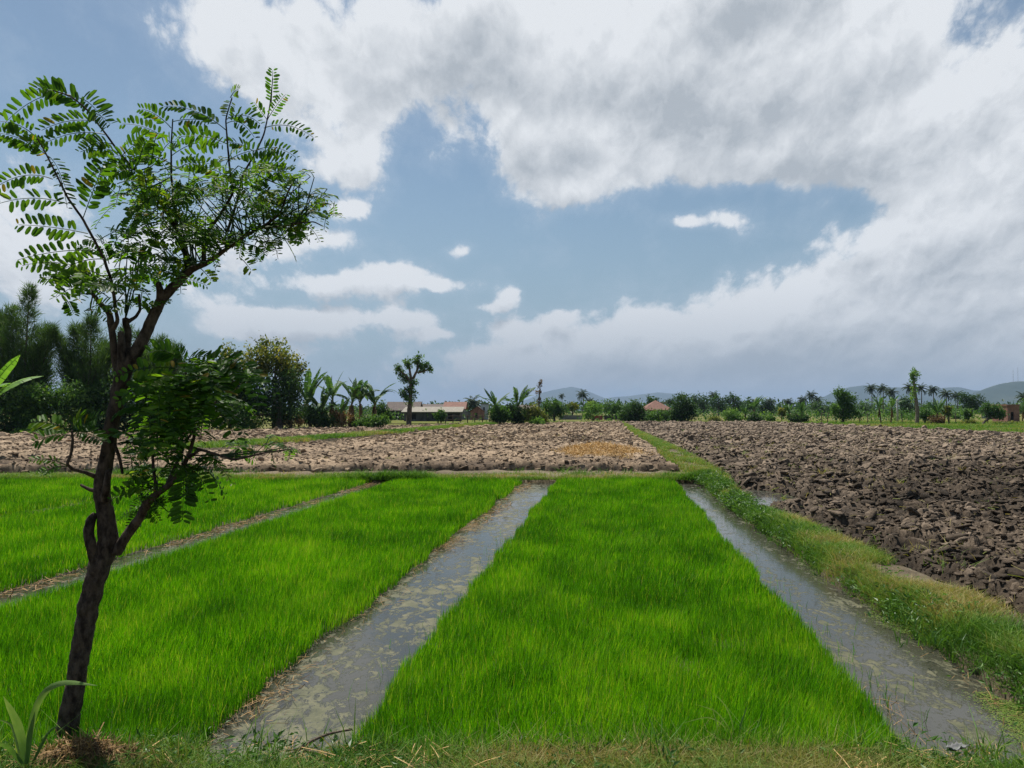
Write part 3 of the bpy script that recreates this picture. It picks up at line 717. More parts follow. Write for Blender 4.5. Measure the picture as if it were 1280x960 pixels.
mb = MB(); X, Y = np.meshgrid(np.linspace(30.1, 110, 90), np.linspace(20, 130, 90)); Z = .14 + .1 * (fbm(X * .3, Y * .3, 3) - .5); grid(mb, X, Y, Z, .5)
X2, Y2 = np.meshgrid(np.linspace(-40, 31, 90), np.linspace(90, 130, 40)); grid(mb, X2, Y2, .12 + 0 * X2, .5)
M_lawn = field_mat('rough_lawn', [(0.25, (0.055, 0.085, 0.015)), (0.5, (0.11, 0.125, 0.025)), (0.75, (0.20, 0.165, 0.05))], .35)
tag(mb.build('pasture_field', M_lawn), kind='structure')
mb = MB(); n = 9000; x = rng.uniform(30.0, 78, n); y = rng.uniform(38, 100, n); q = x < .74 * y; x, y = x[q], y[q]; n = len(x)
tufts(mb, np.stack((x, y, np.full(n, .1)), -1), 9, rng.uniform(.1, .32, n), np.full(n, .04), np.full(n, .25), .5, np.clip(.50 + 1.3 * (fbm(x * .12, y * .12, 76, 4) - .45), 0, 1), rng)
n = 2600; x = rng.uniform(-36, 31, n); y = far_edge(x) + np.abs(rng.normal(0, 2.5, n)) - .3
tufts(mb, np.stack((x, y, np.full(n, .1)), -1), 9, rng.uniform(.12, .4, n), np.full(n, .045), np.full(n, .25), .5, np.clip(.45 + 1.3 * (fbm(x * .2, y * .2, 77, 4) - .45), 0, 1), rng)
tag(mb.build('pasture_grass', M_grass, smooth=False), 'green and yellowing grass beyond the ploughed ground', 'grass', None, 'stuff')

# ------------------------------------------------------------------ near things
rng = np.random.default_rng(21)
# low heap of threshed straw on the ploughed plot
hc = np.array((2.75, 24.2)); mb = MB()
n = 60; th = np.linspace(0, 2 * pi, n, endpoint=False); rings = np.linspace(0, 1, 14)
X = hc[0] + rings[:, None] * 1.35 * np.cos(th); Y = hc[1] + rings[:, None] * 2.6 * np.sin(th); rad = 1 + .25 * (fbm(np.cos(th) * 1.6 + 4, np.sin(th) * 1.6, 5) - .5)
X = hc[0] + (X - hc[0]) * rad; Y = hc[1] + (Y - hc[1]) * rad
Z = .22 + .26 * (1 - rings[:, None] ** 2) * (0.6 + .8 * fbm(X * 1.5, Y * 1.2, 7))
X, Y, Z = [np.concatenate((q, q[:, :1]), 1) for q in (X, Y, Z)]; grid(mb, X, Y, Z, .6)
n = 5000; r = np.sqrt(rng.uniform(0, 1, n)) * 1.15; a_ = rng.uniform(0, 2 * pi, n)
x = hc[0] + r * 1.35 * np.cos(a_); y = hc[1] + r * 2.6 * np.sin(a_); z = .25 + .26 * np.clip(1 - r ** 2, 0, 1) * (0.6 + .8 * fbm(x * 1.5, y * 1.2, 7))
litter(mb, np.stack((x, y, z), -1), rng.uniform(.1, .4, n), np.full(n, .016), rng.uniform(.3, 1, n), rng, .5)
tag(mb.build('straw_heap', M_straw, loc=(hc[0], hc[1], .2), smooth=False), 'low golden straw heap on the ploughed plot beside the grassy path', 'straw heap')

# mound of pulled brown grass at the foot of the verge
def heap(name, c, rx, ry, hh, n, label, cat, mat, tl_, th_):
    mb = MB(); th = np.linspace(0, 2 * pi, 40, endpoint=False); rg = np.linspace(0, 1, 10)[:, None]
    X = c[0] + rg * rx * np.cos(th) * (1 + .3 * (fbm(np.cos(th) * 2 + 3, np.sin(th) * 2, 15) - .5)); Y = c[1] + rg * ry * np.sin(th)
    Z = c[2] + hh * (1 - rg ** 2) * (.7 + .6 * fbm(X * 8, Y * 8, 16)); X, Y, Z = [np.concatenate((q, q[:, :1]), 1) for q in (X, Y, Z)]
    grid(mb, X, Y, Z, .1)
    r = np.sqrt(rng.uniform(0, 1, n)) * 1.1; a_ = rng.uniform(0, 2 * pi, n); x = c[0] + r * rx * np.cos(a_); y = c[1] + r * ry * np.sin(a_)
    litter(mb, np.stack((x, y, c[2] + .01 + hh * np.clip(1 - r ** 2, 0, 1) * (.7 + .6 * fbm(x * 8, y * 8, 16))), -1), rng.uniform(.03, .16, n), rng.uniform(.002, .005, n), rng.uniform(tl_, th_, n), rng, .6)
    return tag(mb.build(name, mat, loc=tuple(c), smooth=False), label, cat)
g = ground(112, 952, .06)
heap('grass_heap', (g[0], g[1] - .02, .03), .30, .14, .11, 1300, 'mound of dead brown grass at the foot of the leaning tree', 'grass heap', M_straw, 0, .55)

M_bark = rough_mat('tree_bark', (0.014, 0.010, 0.008), (0.12, 0.09, 0.068), 30, 1.0, 0.95, 8, (1, 1, 0.55), 0.15, 0.012)
M_twig = rough_mat('dead_wood', (0.05, 0.035, 0.025), (0.14, 0.105, 0.08), 50, 0.5, 0.9, 5, (1, 1, 1), 0.2, 0.005)
# bent dead twig
mb = MB(); P = np.array([at(px, py, 3.5) for px, py in ((362, 946), (376, 936), (392, 930), (410, 926), (432, 926))]); P[:, 1] += np.linspace(0.0, .12, 5)
tube(mb, resample(P, 14), np.linspace(.009, .004, 14), 6, .15, rng)
P2 = np.array([at(px, py, 3.5) for px, py in ((380, 938), (395, 941), (408, 948))]); tube(mb, resample(P2, 8), np.linspace(.008, .006, 8), 6, .15, rng)
tag(mb.build('fallen_twig', M_twig, loc=tuple(P[0])), 'bent dead twig on the verge beside the scummy furrow', 'twig')
# scrap of pale plastic
m, t_, b_ = material('pale_plastic'); b_.inputs['Base Color'].default_value = (.13, .13, .125, 1); b_.inputs['Roughness'].default_value = .5
g = ground(1197, 949, .07); mb = MB(); X, Y = np.meshgrid(np.linspace(-.06, .06, 12), np.linspace(-.02, .02, 6)); ang = .5
Xr = X * cos(ang) - Y * sin(ang); Yr = X * sin(ang) + Y * cos(ang); Z = .03 + .05 * fbm(X * 30, Y * 30, 4, 3) + .25 * np.abs(Y)
grid(mb, g[0] + Xr, g[1] + Yr, g[2] + Z, .5); ps = mb.build('plastic_scrap', m, loc=tuple(g)); ps.modifiers.new('thick', 'SOLIDIFY').thickness = .003
tag(ps, 'small crumpled scrap of pale plastic on the verge by the water', 'litter')

# broad-bladed grass plants: every blade a leaf of its own
M_reed = leaf_mat('reed_leaf', [(0, (0.040, 0.10, 0.020)), (.5, (0.10, 0.20, 0.045)), (1, (0.22, 0.32, 0.10))], .4, .6, (1.1, 1.1, .5), .2)
def reed_leaf(parent, pts, width, depth, tint, base):
    P = resample(np.array([at(px, py, d) for (px, py), d in zip(pts, depth)]), 16); mbb = MB()
    T = nrm(np.gradient(P, axis=0)); vw = nrm(P - np.array((0, 0, H))); S = nrm(np.cross(T, vw) + np.array((0, 0.35, 0)))
    tt = np.linspace(0, 1, 16); wd = width * np.interp(tt, [0, .15, .5, .8, 1], [.55, .8, 1, .6, .03])[:, None] * .34
    Nn = np.cross(S, T); V = np.stack((P - S * wd, P - Nn * wd * .35, P + S * wd), 1).reshape(-1, 3)
    k = np.arange(15)[:, None] * 3; q = np.concatenate((np.stack((k[:, 0], k[:, 0] + 1, k[:, 0] + 4, k[:, 0] + 3), -1), np.stack((k[:, 0] + 1, k[:, 0] + 2, k[:, 0] + 5, k[:, 0] + 4), -1)))
    mbb.add(V - base, q, None, np.clip(tint + np.tile(rng.normal(0, .12, 3), 16) + rng.normal(0, .07, 48) + np.repeat(np.linspace(-.15, .2, 16), 3), 0, 1)); return mbb.build('leaf', M_reed, parent)
g = ground(33, 955, .05); rp = empty('reed_plant', tuple(g), 'tall broad-bladed grass plant with one arching leaf beside the leaning trunk', 'grass plant')
for pts, wd, dp, tt in (([(33, 955), (38, 910), (45, 880), (60, 858), (82, 852), (122, 857)], .045, (3.3, 3.3, 3.3, 3.28, 3.25, 3.2), .75),
                        ([(31, 955), (28, 925), (20, 900), (4, 870)], .055, (3.3, 3.32, 3.3, 3.25), .7), ([(34, 956), (37, 920), (44, 885)], .035, (3.32, 3.3, 3.3), .35),
                        ([(30, 958), (12, 935), (-10, 925)], .03, (3.3, 3.28, 3.2), .6), ([(28, 955), (15, 905), (-6, 898)], .02, (3.35, 3.4, 3.4), .8), ([(40, 955), (60, 915), (75, 905)], .022, (3.32, 3.38, 3.4), .2)):
    reed_leaf(rp, pts, wd, dp, tt, g)
g = ground(905, 935, .04); rp = empty('reed_plant', tuple(g), 'thin pale grass plant with drooping blades in front of the broad bed', 'grass plant')
for pts, wd, tt in (([(918, 938), (912, 910), (895, 888), (868, 880)], .010, .9), ([(918, 938), (905, 905), (885, 895), (850, 905)], .010, .9), ([(920, 938), (915, 900), (905, 878), (890, 866)], .009, .9),
                    ([(922, 938), (926, 905), (935, 880)], .014, .5), ([(900, 938), (896, 905), (889, 880)], .009, .8), ([(928, 938), (936, 915), (952, 905)], .012, .4)):
    reed_leaf(rp, pts, wd, (3.62,) * len(pts), tt, g)
# ------------------------------------------------------------------ the leaning tree in front
rng = np.random.default_rng(31)
TREE = [(0.0, (0.026, 0.070, 0.010)), (0.4, (0.066, 0.160, 0.016)), (0.75, (0.145, 0.265, 0.026)), (0.93, (0.17, 0.22, 0.035)), (1.0, (0.34, 0.18, 0.03))]
M_tleaf = leaf_mat('pinnate_leaf', TREE, 0.56, 0.5, (1.25, 1.3, 0.35), 0.25)
TY = 3.72
tb = ground(82, 936, 0.03); TY = tb[1]
tree = empty('leaning_tree', tuple(tb), 'young leaning tree with feathery compound leaves and dark trunk on the verge', 'tree')
def pix(pts, dy=None):
    """pixel way-points (px, py, width px) -> 3-D way-points with radius, in the tree's space"""
    out = []
    for k, q in enumerate(pts):
        d = TY + (dy[k] if dy is not None else 0.0)
        p = at(q[0], q[1], d); out.append((*(p - tb), q[2] * d / F * 0.40))
    return np.array(out)
def limb(mbb, pts, n, dy=None, sides=9, rough=.10):
    Q = resample(pix(pts, dy), n); J = rng.normal(0, 1, (n, 3)); J[1:-1] = (J[:-2] + J[1:-1] * 2 + J[2:]) / 4
    Q[1:-1, :3] += J[1:-1] * Q[1:-1, 3:4] * 0.07
    P, r = Q[:, :3], Q[:, 3]; T, N, B = frames(P); th = np.arange(sides) * 2 * pi / sides
    L = np.concatenate(([0], np.cumsum(np.linalg.norm(np.diff(P, axis=0), axis=1))))[:, None]
    k = rng.uniform(0, 50); bump = fbm(np.cos(th)[None] * 2.2 + L * 9 + k, np.sin(th)[None] * 2.2 + L * 5, 7, 4) - .5
    fine = fbm(np.cos(th)[None] * 9 + k, np.sin(th)[None] * 9 + L * 40, 8, 3) - .5
    rr = r[:, None] * (1 + rough * 3.2 * bump + rough * 1.6 * fine)
    V = P[:, None] + rr[..., None] * (np.cos(th)[None, :, None] * N[:, None] + np.sin(th)[None, :, None] * B[:, None])
    kk = np.arange(n - 1)[:, None] * sides; jj = np.arange(sides)[None]; j2 = (jj + 1) % sides
    V = np.concatenate((V.reshape(-1, 3), P[-1:] + T[-1:] * r[-1] * .5)); e = (n - 1) * sides; ja = np.arange(sides)
    mbb.add(V, np.stack((kk + jj, kk + j2, kk + sides + j2, kk + sides + jj), -1).reshape(-1, 4), np.stack((e + ja, e + (ja + 1) % sides, np.full(sides, n * sides)), -1))
    return Q
mb = MB()
limb(mb, [(79, 948, 48), (82, 928, 36), (85, 905, 30), (93, 860, 28), (103, 800, 29), (112, 750, 29), (123, 712, 32), (136, 682, 29), (133, 650, 25), (127, 615, 24), (129, 590, 23), (136, 555, 21),
          (141, 525, 21), (146, 500, 21), (151, 475, 23), (157, 457, 25), (168, 442, 20), (181, 420, 17), (190, 400, 16), (199, 380, 15), (212, 362, 15), (228, 348, 13)], 150, None, 20, .09)
limb(mb, [(126, 722, 18), (118, 700, 16), (112, 680, 15), (110, 664, 15), (113, 650, 14), (119, 643, 10)], 26, [0, -.03, -.05, -.05, -.04, -.02], 12, .12)   # sawn stub hugging the trunk
limb(mb, [(131, 625, 14), (133, 608, 11), (136, 588, 9)], 7, [-.03, -.06, -.06])
limb(mb, [(124, 612, 9), (112, 613, 6), (101, 606, 4)], 7)
limb(mb, [(152, 478, 16), (153, 450, 14), (152, 425, 11), (151, 415, 9)], 8, [0, -.03, -.03, -.03])
limb(mb, [(201, 378, 14), (201, 362, 12), (198, 353, 8)], 6, [0, -.03, -.04])
tr_ = mb.build('trunk', M_bark, tree)

SPEC = {   # name: (way-points, depth offsets)
 'low':   ([(146, 690, 17), (162, 664, 15), (175, 648, 14), (184, 628, 13), (198, 616, 11), (214, 604, 9), (227, 587, 7), (237, 566, 6), (243, 545, 5), (243, 517, 4.5), (238, 485, 4), (228, 452, 3)], [0, -.02, -.05, -.08, -.10, -.12, -.12, -.12, -.12, -.12, -.12, -.12]),
 'twigl': ([(124, 597, 9), (108, 591, 6), (90, 586, 5), (84, 580, 4.5), (89, 567, 4.5), (91, 550, 4), (90, 538, 3)], [0, -.05, -.08, -.1, -.1, -.1, -.1]),
 'upl':   ([(149, 470, 15), (144, 450, 13), (142, 430, 11), (139, 405, 11), (137, 392, 9), (126, 380, 8), (116, 368, 6)], None),
 'arc':   ([(140, 412, 9), (147, 403, 7), (145, 388, 5.5), (140, 354, 5), (131, 326, 4.6), (120, 304, 4.2), (103, 273, 4), (85, 248, 3.6), (71, 219, 3), (57, 191, 2.5), (46, 172, 2)], [0, -.02, -.04, -.1, -.14, -.18, -.22, -.26, -.3, -.32, -.34]),
 'mid':   ([(154, 462, 15), (159, 440, 12), (160, 415, 11), (157, 398, 10)], [0, .03, .05, .05]),
 'midr':  ([(160, 402, 7), (169, 397, 5.5), (175, 388, 4.5), (174, 368, 4)], [.05, .05, .05, .05]),
 'top':   ([(226, 350, 11), (234, 330, 9), (228, 300, 7), (214, 275, 5), (196, 245, 4.5), (177, 219, 4), (152, 195, 3.5), (131, 166, 3), (110, 138, 2.6), (89, 120, 2.2), (66, 113, 1.8)], [0, .02, .04, .02, 0, -.04, -.08, -.12, -.15, -.18, -.2]),
 'topb':  ([(222, 288, 5), (217, 255, 4), (214, 219, 3.3), (214, 180, 2.6), (216, 149, 2)], [.04, .06, .08, .1, .1]),
 'r1':    ([(228, 348, 13), (241, 336, 11), (262, 327, 8), (283, 311, 6.5), (308, 294, 5.5), (330, 282, 4.5), (350, 268, 3.6), (361, 237, 2.8), (372, 218, 2.2)], [0, 0, -.03, -.05, -.08, -.1, -.12, -.12, -.12]),
 'r2':    ([(254, 330, 8), (256, 306, 7), (262, 285, 6), (276, 268, 4.6), (292, 240, 4), (287, 210, 3.4), (284, 175, 3), (282, 149, 2.4), (290, 122, 1.8)], [0, .02, .04, .04, .04, .03, .02, 0, -.02]),
 'r3':    ([(284, 290, 5), (297, 250, 4), (303, 219, 3.4), (320, 190, 3), (330, 168, 2.5), (337, 135, 2), (341, 98, 1.5)], [0, .05, .08, .1, .1, .1, .1]),
 'r4':    ([(330, 283, 4), (352, 283, 3.2), (372, 279, 2.6), (392, 277, 2), (404, 283, 1.6)], [-.1, -.14, -.17, -.2, -.22]),
 'lowr':  ([(232, 575, 5), (250, 562, 4.5), (268, 567, 4), (292, 575, 3.6), (310, 571, 3), (330, 566, 2.4), (366, 561, 1.6)], [-.12, -.2, -.25, -.3, -.32, -.33, -.35]),
 'lowm':  ([(196, 616, 6), (192, 590, 5), (190, 560, 4), (193, 530, 3.5), (200, 500, 3)], [-.1, -.08, -.04, 0, .05]),
 'lowb':  ([(208, 607, 6), (222, 577, 5), (232, 552, 4), (252, 525, 3.5), (272, 500, 3), (280, 480, 2.4)], [-.11, -.05, .05, .14, .2, .24]),
 'hang':  ([(143, 555, 6), (150, 575, 5), (153, 592, 4)], [-.04, -.06, -.06]),
}
LQ = {}; LO = {}
for nm, (pts, dy) in SPEC.items():
    mb = MB(); LQ[nm] = limb(mb, pts, 8 * len(pts), dy, 8, .09)
    LO[nm] = mb.build('limb', M_bark, tree)

def frond(mbl, p0, p1, npair, L, W, arch=0.12, face=0.8, roll=0.0, tint=0.4, curl=0.0):
    """one compound leaf from p0 to p1 (tree space)"""
    p0 = np.asarray(p0); p1 = np.asarray(p1); c = (p0 + p1) / 2 + np.array((0, 0, arch * np.linalg.norm(p1 - p0) * 2))
    s = np.linspace(0, 1, npair + 3)[:, None]
    P = (1 - s) ** 2 * p0 + 2 * s * (1 - s) * c + s * s * p1
    tube(mbl, P, np.linspace(.0024, .0011, len(P)), 4, a=.22, cap=False)
    T = nrm(np.gradient(P, axis=0)); toc = nrm(np.array((0, 0, H)) - (tb + (p0 + p1) / 2))
    up = np.array((0.0, 0, 1)) * (1 - face) - toc * 0 + toc * face + rng.normal(0, .10, 3); up = nrm(up)
    i = np.arange(2, len(P)); T = T[i]; Q = P[i]
    S = nrm(np.cross(T, up)); Nn = np.cross(S, T)
    tt = np.linspace(0, 1, len(i))
    sz = np.interp(tt, [0, .15, .7, 1], [.72, 1, 1, .55])
    for sg in (1, -1):
        d = nrm(S * sg * cos(.45) + T * sin(.45 + .25 * rng.uniform(-1, 1)) + Nn * (curl + rng.normal(0, .08)) + rng.normal(0, .09, S.shape))
        nn = nrm(Nn + S * sg * .15 + rng.normal(0, .22, S.shape) + roll * S)
        ll = L * sz * rng.uniform(.68, 1.15, len(i))
        A = axes(d, nn) * np.stack((ll, ll * W, ll), -1)[:, None, :]
        keep = rng.uniform(0, 1, len(i)) < .92
        inst(mbl, LEAF_V, LEAF_Q, A[keep], Q[keep] + d[keep] * .004, np.where(rng.uniform(0, 1, keep.sum()) < .015, .97, np.clip(tint + rng.normal(0, .15, keep.sum()), 0, .9)), LEAF_T)
def pp(px, py, d=0.0): return at(px, py, TY + d) - tb
FO = {k: MB() for k in SPEC}
PXM = TY / F
def F_(limbn, a, b, d0, d1, n=11, L=14, W=.40, arch=.08, face=.75, tint=.4, **kw):
    frond(FO[limbn], pp(*a, d0), pp(*b, d1), n, L * PXM, W, arch, face, tint=tint, **kw)
# long arching stem at the left
for a, b, n, L, ar, tt in (((66, 224), (-8, 236), 11, 15, .16, .45), ((85, 255), (-6, 256), 11, 14, .10, .42), ((110, 292), (23, 281), 9, 16, .03, .40), ((119, 313), (22, 325), 10, 14, .05, .40),
                           ((124, 300), (188, 284), 7, 16, .08, .35), ((104, 272), (132, 200), 10, 20, .02, .15), ((57, 193), (-4, 166), 10, 14, .10, .5), ((62, 198), (40, 176), 6, 12, .05, .5),
                           ((130, 324), (60, 350), 9, 14, .12, .65), ((138, 350), (70, 372), 9, 14, .12, .6), ((141, 362), (196, 330), 8, 14, .1, .4), ((72, 215), (84, 260), 8, 12, .1, .25), ((46, 172), (0, 152), 8, 13, .14, .55),
                           ((52, 182), (30, 180), 7, 12, .1, .55), ((140, 352), (28, 332), 12, 13, .12, .55), ((60, 195), (82, 235), 7, 11, .1, .2)):
    F_('arc', a, b, -.18, -.28, n, L, .38, ar, tint=tt)
# stem running to the upper left
for a, b, n, L, ar, tt in (((89, 119), (6, 154), 13, 15, .16, .42), ((110, 138), (60, 112), 9, 19, .10, .30), ((96, 122), (134, 158), 8, 17, .10, .3), ((122, 152), (52, 163), 10, 15, .10, .5), ((131, 168), (58, 178), 10, 14, .10, .45),
                           ((150, 192), (100, 190), 9, 13, .12, .6), ((152, 195), (186, 172), 8, 15, .05, .35), ((140, 180), (104, 186), 8, 13, .1, .35), ((160, 202), (130, 222), 7, 12, .1, .25), ((68, 113), (46, 112), 7, 13, .1, .6),
                           ((177, 219), (140, 218), 8, 13, .15, .4), ((112, 140), (138, 155), 7, 15, .05, .3)):
    F_('top', a, b, -.08, -.2, n, L, .38, ar, tint=tt)
for a, b, n, L, ar, tt in (((213, 178), (152, 155), 10, 13, .12, .45), ((214, 160), (176, 136), 8, 13, .12, .5), ((216, 152), (262, 152), 9, 12, .05, .3), ((214, 195), (278, 180), 10, 14, .12, .5), ((214, 205), (164, 195), 9, 13, .12, .45), ((214, 215), (262, 205), 9, 13, .1, .5)):
    F_('topb', a, b, .08, .0, n, L, .40, ar, tint=tt)
for a, b, n, L, ar, tt in (((283, 163), (205, 133), 12, 15, .12, .38), ((282, 150), (325, 155), 9, 13, .16, .45), ((290, 124), (284, 145), 7, 9, .05, .9), ((288, 122), (298, 112), 6, 9, .1, .85), ((284, 180), (222, 172), 10, 14, .1, .45), ((286, 200), (346, 190), 10, 13, .10, .4), ((290, 225), (230, 205), 10, 14, .1, .6), ((291, 235), (362, 215), 12, 14, .10, .55), ((282, 155), (318, 172), 8, 12, .2, .3)):
    F_('r2', a, b, .02, -.05, n, L, .40, ar, tint=tt)
for a, b, n, L, ar, tt in (((339, 133), (341, 88), 10, 9, .0, .2), ((330, 160), (392, 172), 11, 11, .12, .45), ((334, 150), (357, 118), 9, 8, .05, .4), ((322, 187), (370, 197), 9, 11, .12, .4), ((318, 190), (285, 178), 7, 11, .1, .45), ((308, 212), (358, 222), 10, 12, .12, .6), ((334, 150), (318, 128), 6, 9, .0, .25), ((304, 216), (352, 205), 9, 13, .1, .6)):
    F_('r3', a, b, .1, .02, n, L, .42, ar, tint=tt)
# small-leaved twigs filling the right part of the crown
def fill(limbn, cx, cy, rx, ry, n, lmin, lmax, L, tt, npair=8, dd=.35, W=.44, down=0.0):
    Q = LQ[limbn]
    for _ in range(n):
        r = math.sqrt(rng.uniform()); a = rng.uniform(0, 2 * pi)
        x, y = cx + r * rx * cos(a), cy + r * ry * sin(a)
        ln = rng.uniform(lmin, lmax); an = rng.uniform(0, 2 * pi)
        dx, dy = ln * cos(an), ln * .55 * sin(an) + down * ln
        d = rng.uniform(-dd, dd); p0 = pp(x, y, d); p1 = pp(x + dx, y + dy, d + rng.uniform(-.25, .25))
        frond(FO[limbn], p0, p1, npair, L * PXM * rng.uniform(.8, 1.15), W, rng.uniform(.02, .2), rng.uniform(.2, .8), tint=np.clip(tt + rng.normal(0, .14), 0, .9))
        if rng.uniform() < .45:     # thin twig back to the nearest point of the limb
            k = np.argmin(np.linalg.norm(Q[:, :3] - p0, axis=1)); m = (Q[k, :3] + p0) / 2 + rng.normal(0, .015, 3)
            tube(FO[limbn], np.array((Q[k, :3], m, p0)), (.0035, .003, .002), 4, a=.02, cap=False)
fill('r1', 250, 262, 92, 52, 70, 26, 54, 8.0, .52)
fill('r1', 205, 290, 55, 42, 36, 26, 54, 8.5, .52)
fill('r1', 300, 235, 52, 40, 34, 26, 50, 8.0, .6)
fill('r1', 280, 300, 55, 22, 26, 22, 46, 7.5, .38)
fill('r4', 384, 255, 34, 36, 46, 16, 32, 7.2, .6, 7, .2, .56, .25)
fill('r4', 345, 272, 36, 32, 32, 18, 38, 7.8, .45, 7, .25, .5, .15)
fill('r1', 330, 300, 34, 16, 14, 18, 34, 7.0, .4, 6, .2)
fill('top', 180, 235, 50, 36, 34, 36, 70, 12, .5, 9, .3, .4)
fill('upl', 118, 358, 40, 22, 14, 40, 66, 13, .55, 9, .2, .4, .1)
fill('upl', 104, 376, 22, 14, 5, 26, 46, 11, .35, 7, .2, .4, .1)
fill('midr', 172, 378, 18, 14, 8, 26, 44, 11, .6, 7, .15, .42, .05)
fill('mid', 165, 320, 36, 26, 18, 34, 60, 11, .45, 9, .25, .42)
fill('r1', 205, 335, 28, 20, 12, 28, 50, 10, .4, 8, .25)
# a few yellowed leaflets
for x, y in ((322, 235), (318, 248), (330, 258), (250, 335), (300, 322), (218, 316)):
    frond(FO['r1'], pp(x, y, -.1), pp(x + 14, y + 16, -.12), 4, 11 * PXM, .45, .05, .7, tint=.97)
# low leafy side crown: broad arching leaves
for a, b, n, L, ar, tt in (((229, 462), (146, 470), 11, 15, .08, .62), ((242, 480), (334, 482), 13, 17, .26, .22), ((242, 462), (322, 520), 12, 18, .30, .20), ((230, 452), (256, 446), 6, 14, .05, .15), ((229, 452), (190, 440), 9, 18, .15, .4), ((225, 470), (150, 500), 11, 16, .12, .3),
                           ((232, 455), (222, 436), 6, 14, .0, .3), ((240, 505), (300, 560), 10, 16, .25, .2), ((236, 500), (170, 540), 10, 16, .2, .25), ((230, 590), (228, 650), 9, 17, .02, .25), ((236, 588), (262, 625), 7, 13, .2, .15), ((195, 615), (150, 612), 7, 13, .15, .5), ((190, 610), (140, 625), 7, 11, .15, .35),
                           ((242, 530), (180, 570), 10, 15, .2, .3), ((240, 470), (300, 455), 10, 17, .18, .3)):
    F_('low', a, b, -.12, -.2, n, L, .42, ar, .55, tt)
def spray(limbn, x, y, n, lmin, lmax, L, tt, dd=.35):
    """arching compound leaves leaving a stem node in all directions"""
    for _ in range(n):
        an = rng.uniform(0, 2 * pi); ln = rng.uniform(lmin, lmax); d0 = -.12 + rng.uniform(-.05, .05)
        yy0 = y + rng.normal(0, 12); x0 = x + rng.normal(0, 6)
        frond(FO[limbn], pp(x0, yy0, d0), pp(x0 + ln * cos(an), yy0 + rng.uniform(-8, 30), d0 + dd * sin(an)), 11, L * PXM * rng.uniform(.85, 1.15), .42, rng.uniform(.08, .30), rng.uniform(.0, .5), tint=np.clip(tt + rng.normal(0, .2), .02, .88))
spray('low', 236, 478, 13, 60, 105, 16, .34); spray('low', 242, 515, 10, 55, 95, 16, .26); spray('low', 242, 540, 7, 50, 80, 16, .22)
spray('lowb', 276, 486, 10, 40, 66, 15, .3); spray('lowb', 255, 522, 7, 40, 70, 15, .24); spray('lowm', 198, 500, 10, 40, 66, 15, .3); spray('lowm', 192, 535, 9, 36, 60, 14, .36)
fill('low', 225, 590, 42, 24, 16, 24, 46, 11, .2, 7, .2, .45, .2); fill('low', 200, 632, 26, 14, 9, 16, 32, 8, .3, 6, .15, .45, .2); fill('lowm', 180, 590, 26, 26, 9, 22, 40, 10, .35, 7, .15, .45)
fill('lowr', 345, 560, 24, 8, 9, 16, 30, 8, .4, 6, .1, .45); fill('lowr', 285, 560, 22, 12, 6, 18, 34, 9, .2, 6, .1, .45)
spray('low', 232, 578, 8, 34, 62, 13, .24); spray('lowm', 184, 566, 7, 30, 52, 12, .26); fill('low', 190, 628, 30, 16, 8, 16, 34, 9, .28, 7, .15, .45, .25)
for a, b, tt in (((90, 540), (40, 528), .6), ((92, 540), (128, 552), .25), ((89, 545), (44, 552), .4), ((91, 536), (100, 522), .5), ((92, 545), (128, 520), .25)):
    F_('twigl', a, b, -.1, -.14, 9, 14, .36, .1, .5, tt)
for a, b, tt in (((84, 582), (40, 575), .7), ((84, 583), (52, 592), .6)): F_('twigl', a, b, -.1, -.16, 7, 9, .36, .1, .5, tt)
for k, mbl in FO.items():
    if mbl.n: mbl.build('foliage', M_tleaf, LO[k], smooth=False)
# ------------------------------------------------------------------ trees and plants round the fields
def fol(name, a, b, c, trans=.38):
    a, b, c = [tuple(1.75 * q for q in x) for x in (a, b, c)]
    return leaf_mat(name, [(0, a), (.5, b), (1, c)], trans, .55, (1.15, 1.2, .5), .25)
M_dark = fol('dark_foliage', (0.010, 0.026, 0.010), (0.022, 0.052, 0.016), (0.050, 0.090, 0.024))
M_mid = fol('mid_foliage', (0.014, 0.038, 0.010), (0.036, 0.082, 0.018), (0.085, 0.145, 0.030))
M_light = fol('light_foliage', (0.030, 0.070, 0.014), (0.070, 0.140, 0.026), (0.15, 0.22, 0.05))
M_gold = fol('golden_foliage', (0.022, 0.046, 0.010), (0.085, 0.105, 0.018), (0.24, 0.21, 0.04))
M_olive = fol('olive_foliage', (0.035, 0.050, 0.014), (0.095, 0.115, 0.030), (0.20, 0.18, 0.06))
M_rust = fol('withered_foliage', (0.040, 0.026, 0.014), (0.115, 0.070, 0.032), (0.22, 0.14, 0.06), .2)
M_needle = fol('needle_foliage', (0.020, 0.042, 0.012), (0.042, 0.082, 0.020), (0.085, 0.135, 0.036), .36)
M_palm = fol('palm_foliage', (0.010, 0.022, 0.012), (0.022, 0.045, 0.020), (0.05, 0.08, 0.03), .25)
M_banana = fol('banana_leaf', (0.014, 0.036, 0.014), (0.032, 0.075, 0.024), (0.090, 0.15, 0.045), .30)
M_bstem = rough_mat('banana_stem', (0.10, 0.055, 0.028), (0.17, 0.13, 0.06), 5, .5, .8, 5, (1, 1, .2))
M_trunk = rough_mat('grey_bark', (0.055, 0.042, 0.032), (0.17, 0.14, 0.11), 9, .6, .95, 6, (1, 1, .4))
M_ptrunk = rough_mat('pale_bark', (0.11, 0.085, 0.065), (0.27, 0.22, 0.17), 9, .6, .95, 6, (1, 1, .6))
rngv = np.random.default_rng(77)
GZ = 0.10
def spot(px, Y): return np.array(((px - CX) / F * Y, Y, GZ))
def pz(py, Y): return at(CX, py, Y)[2]

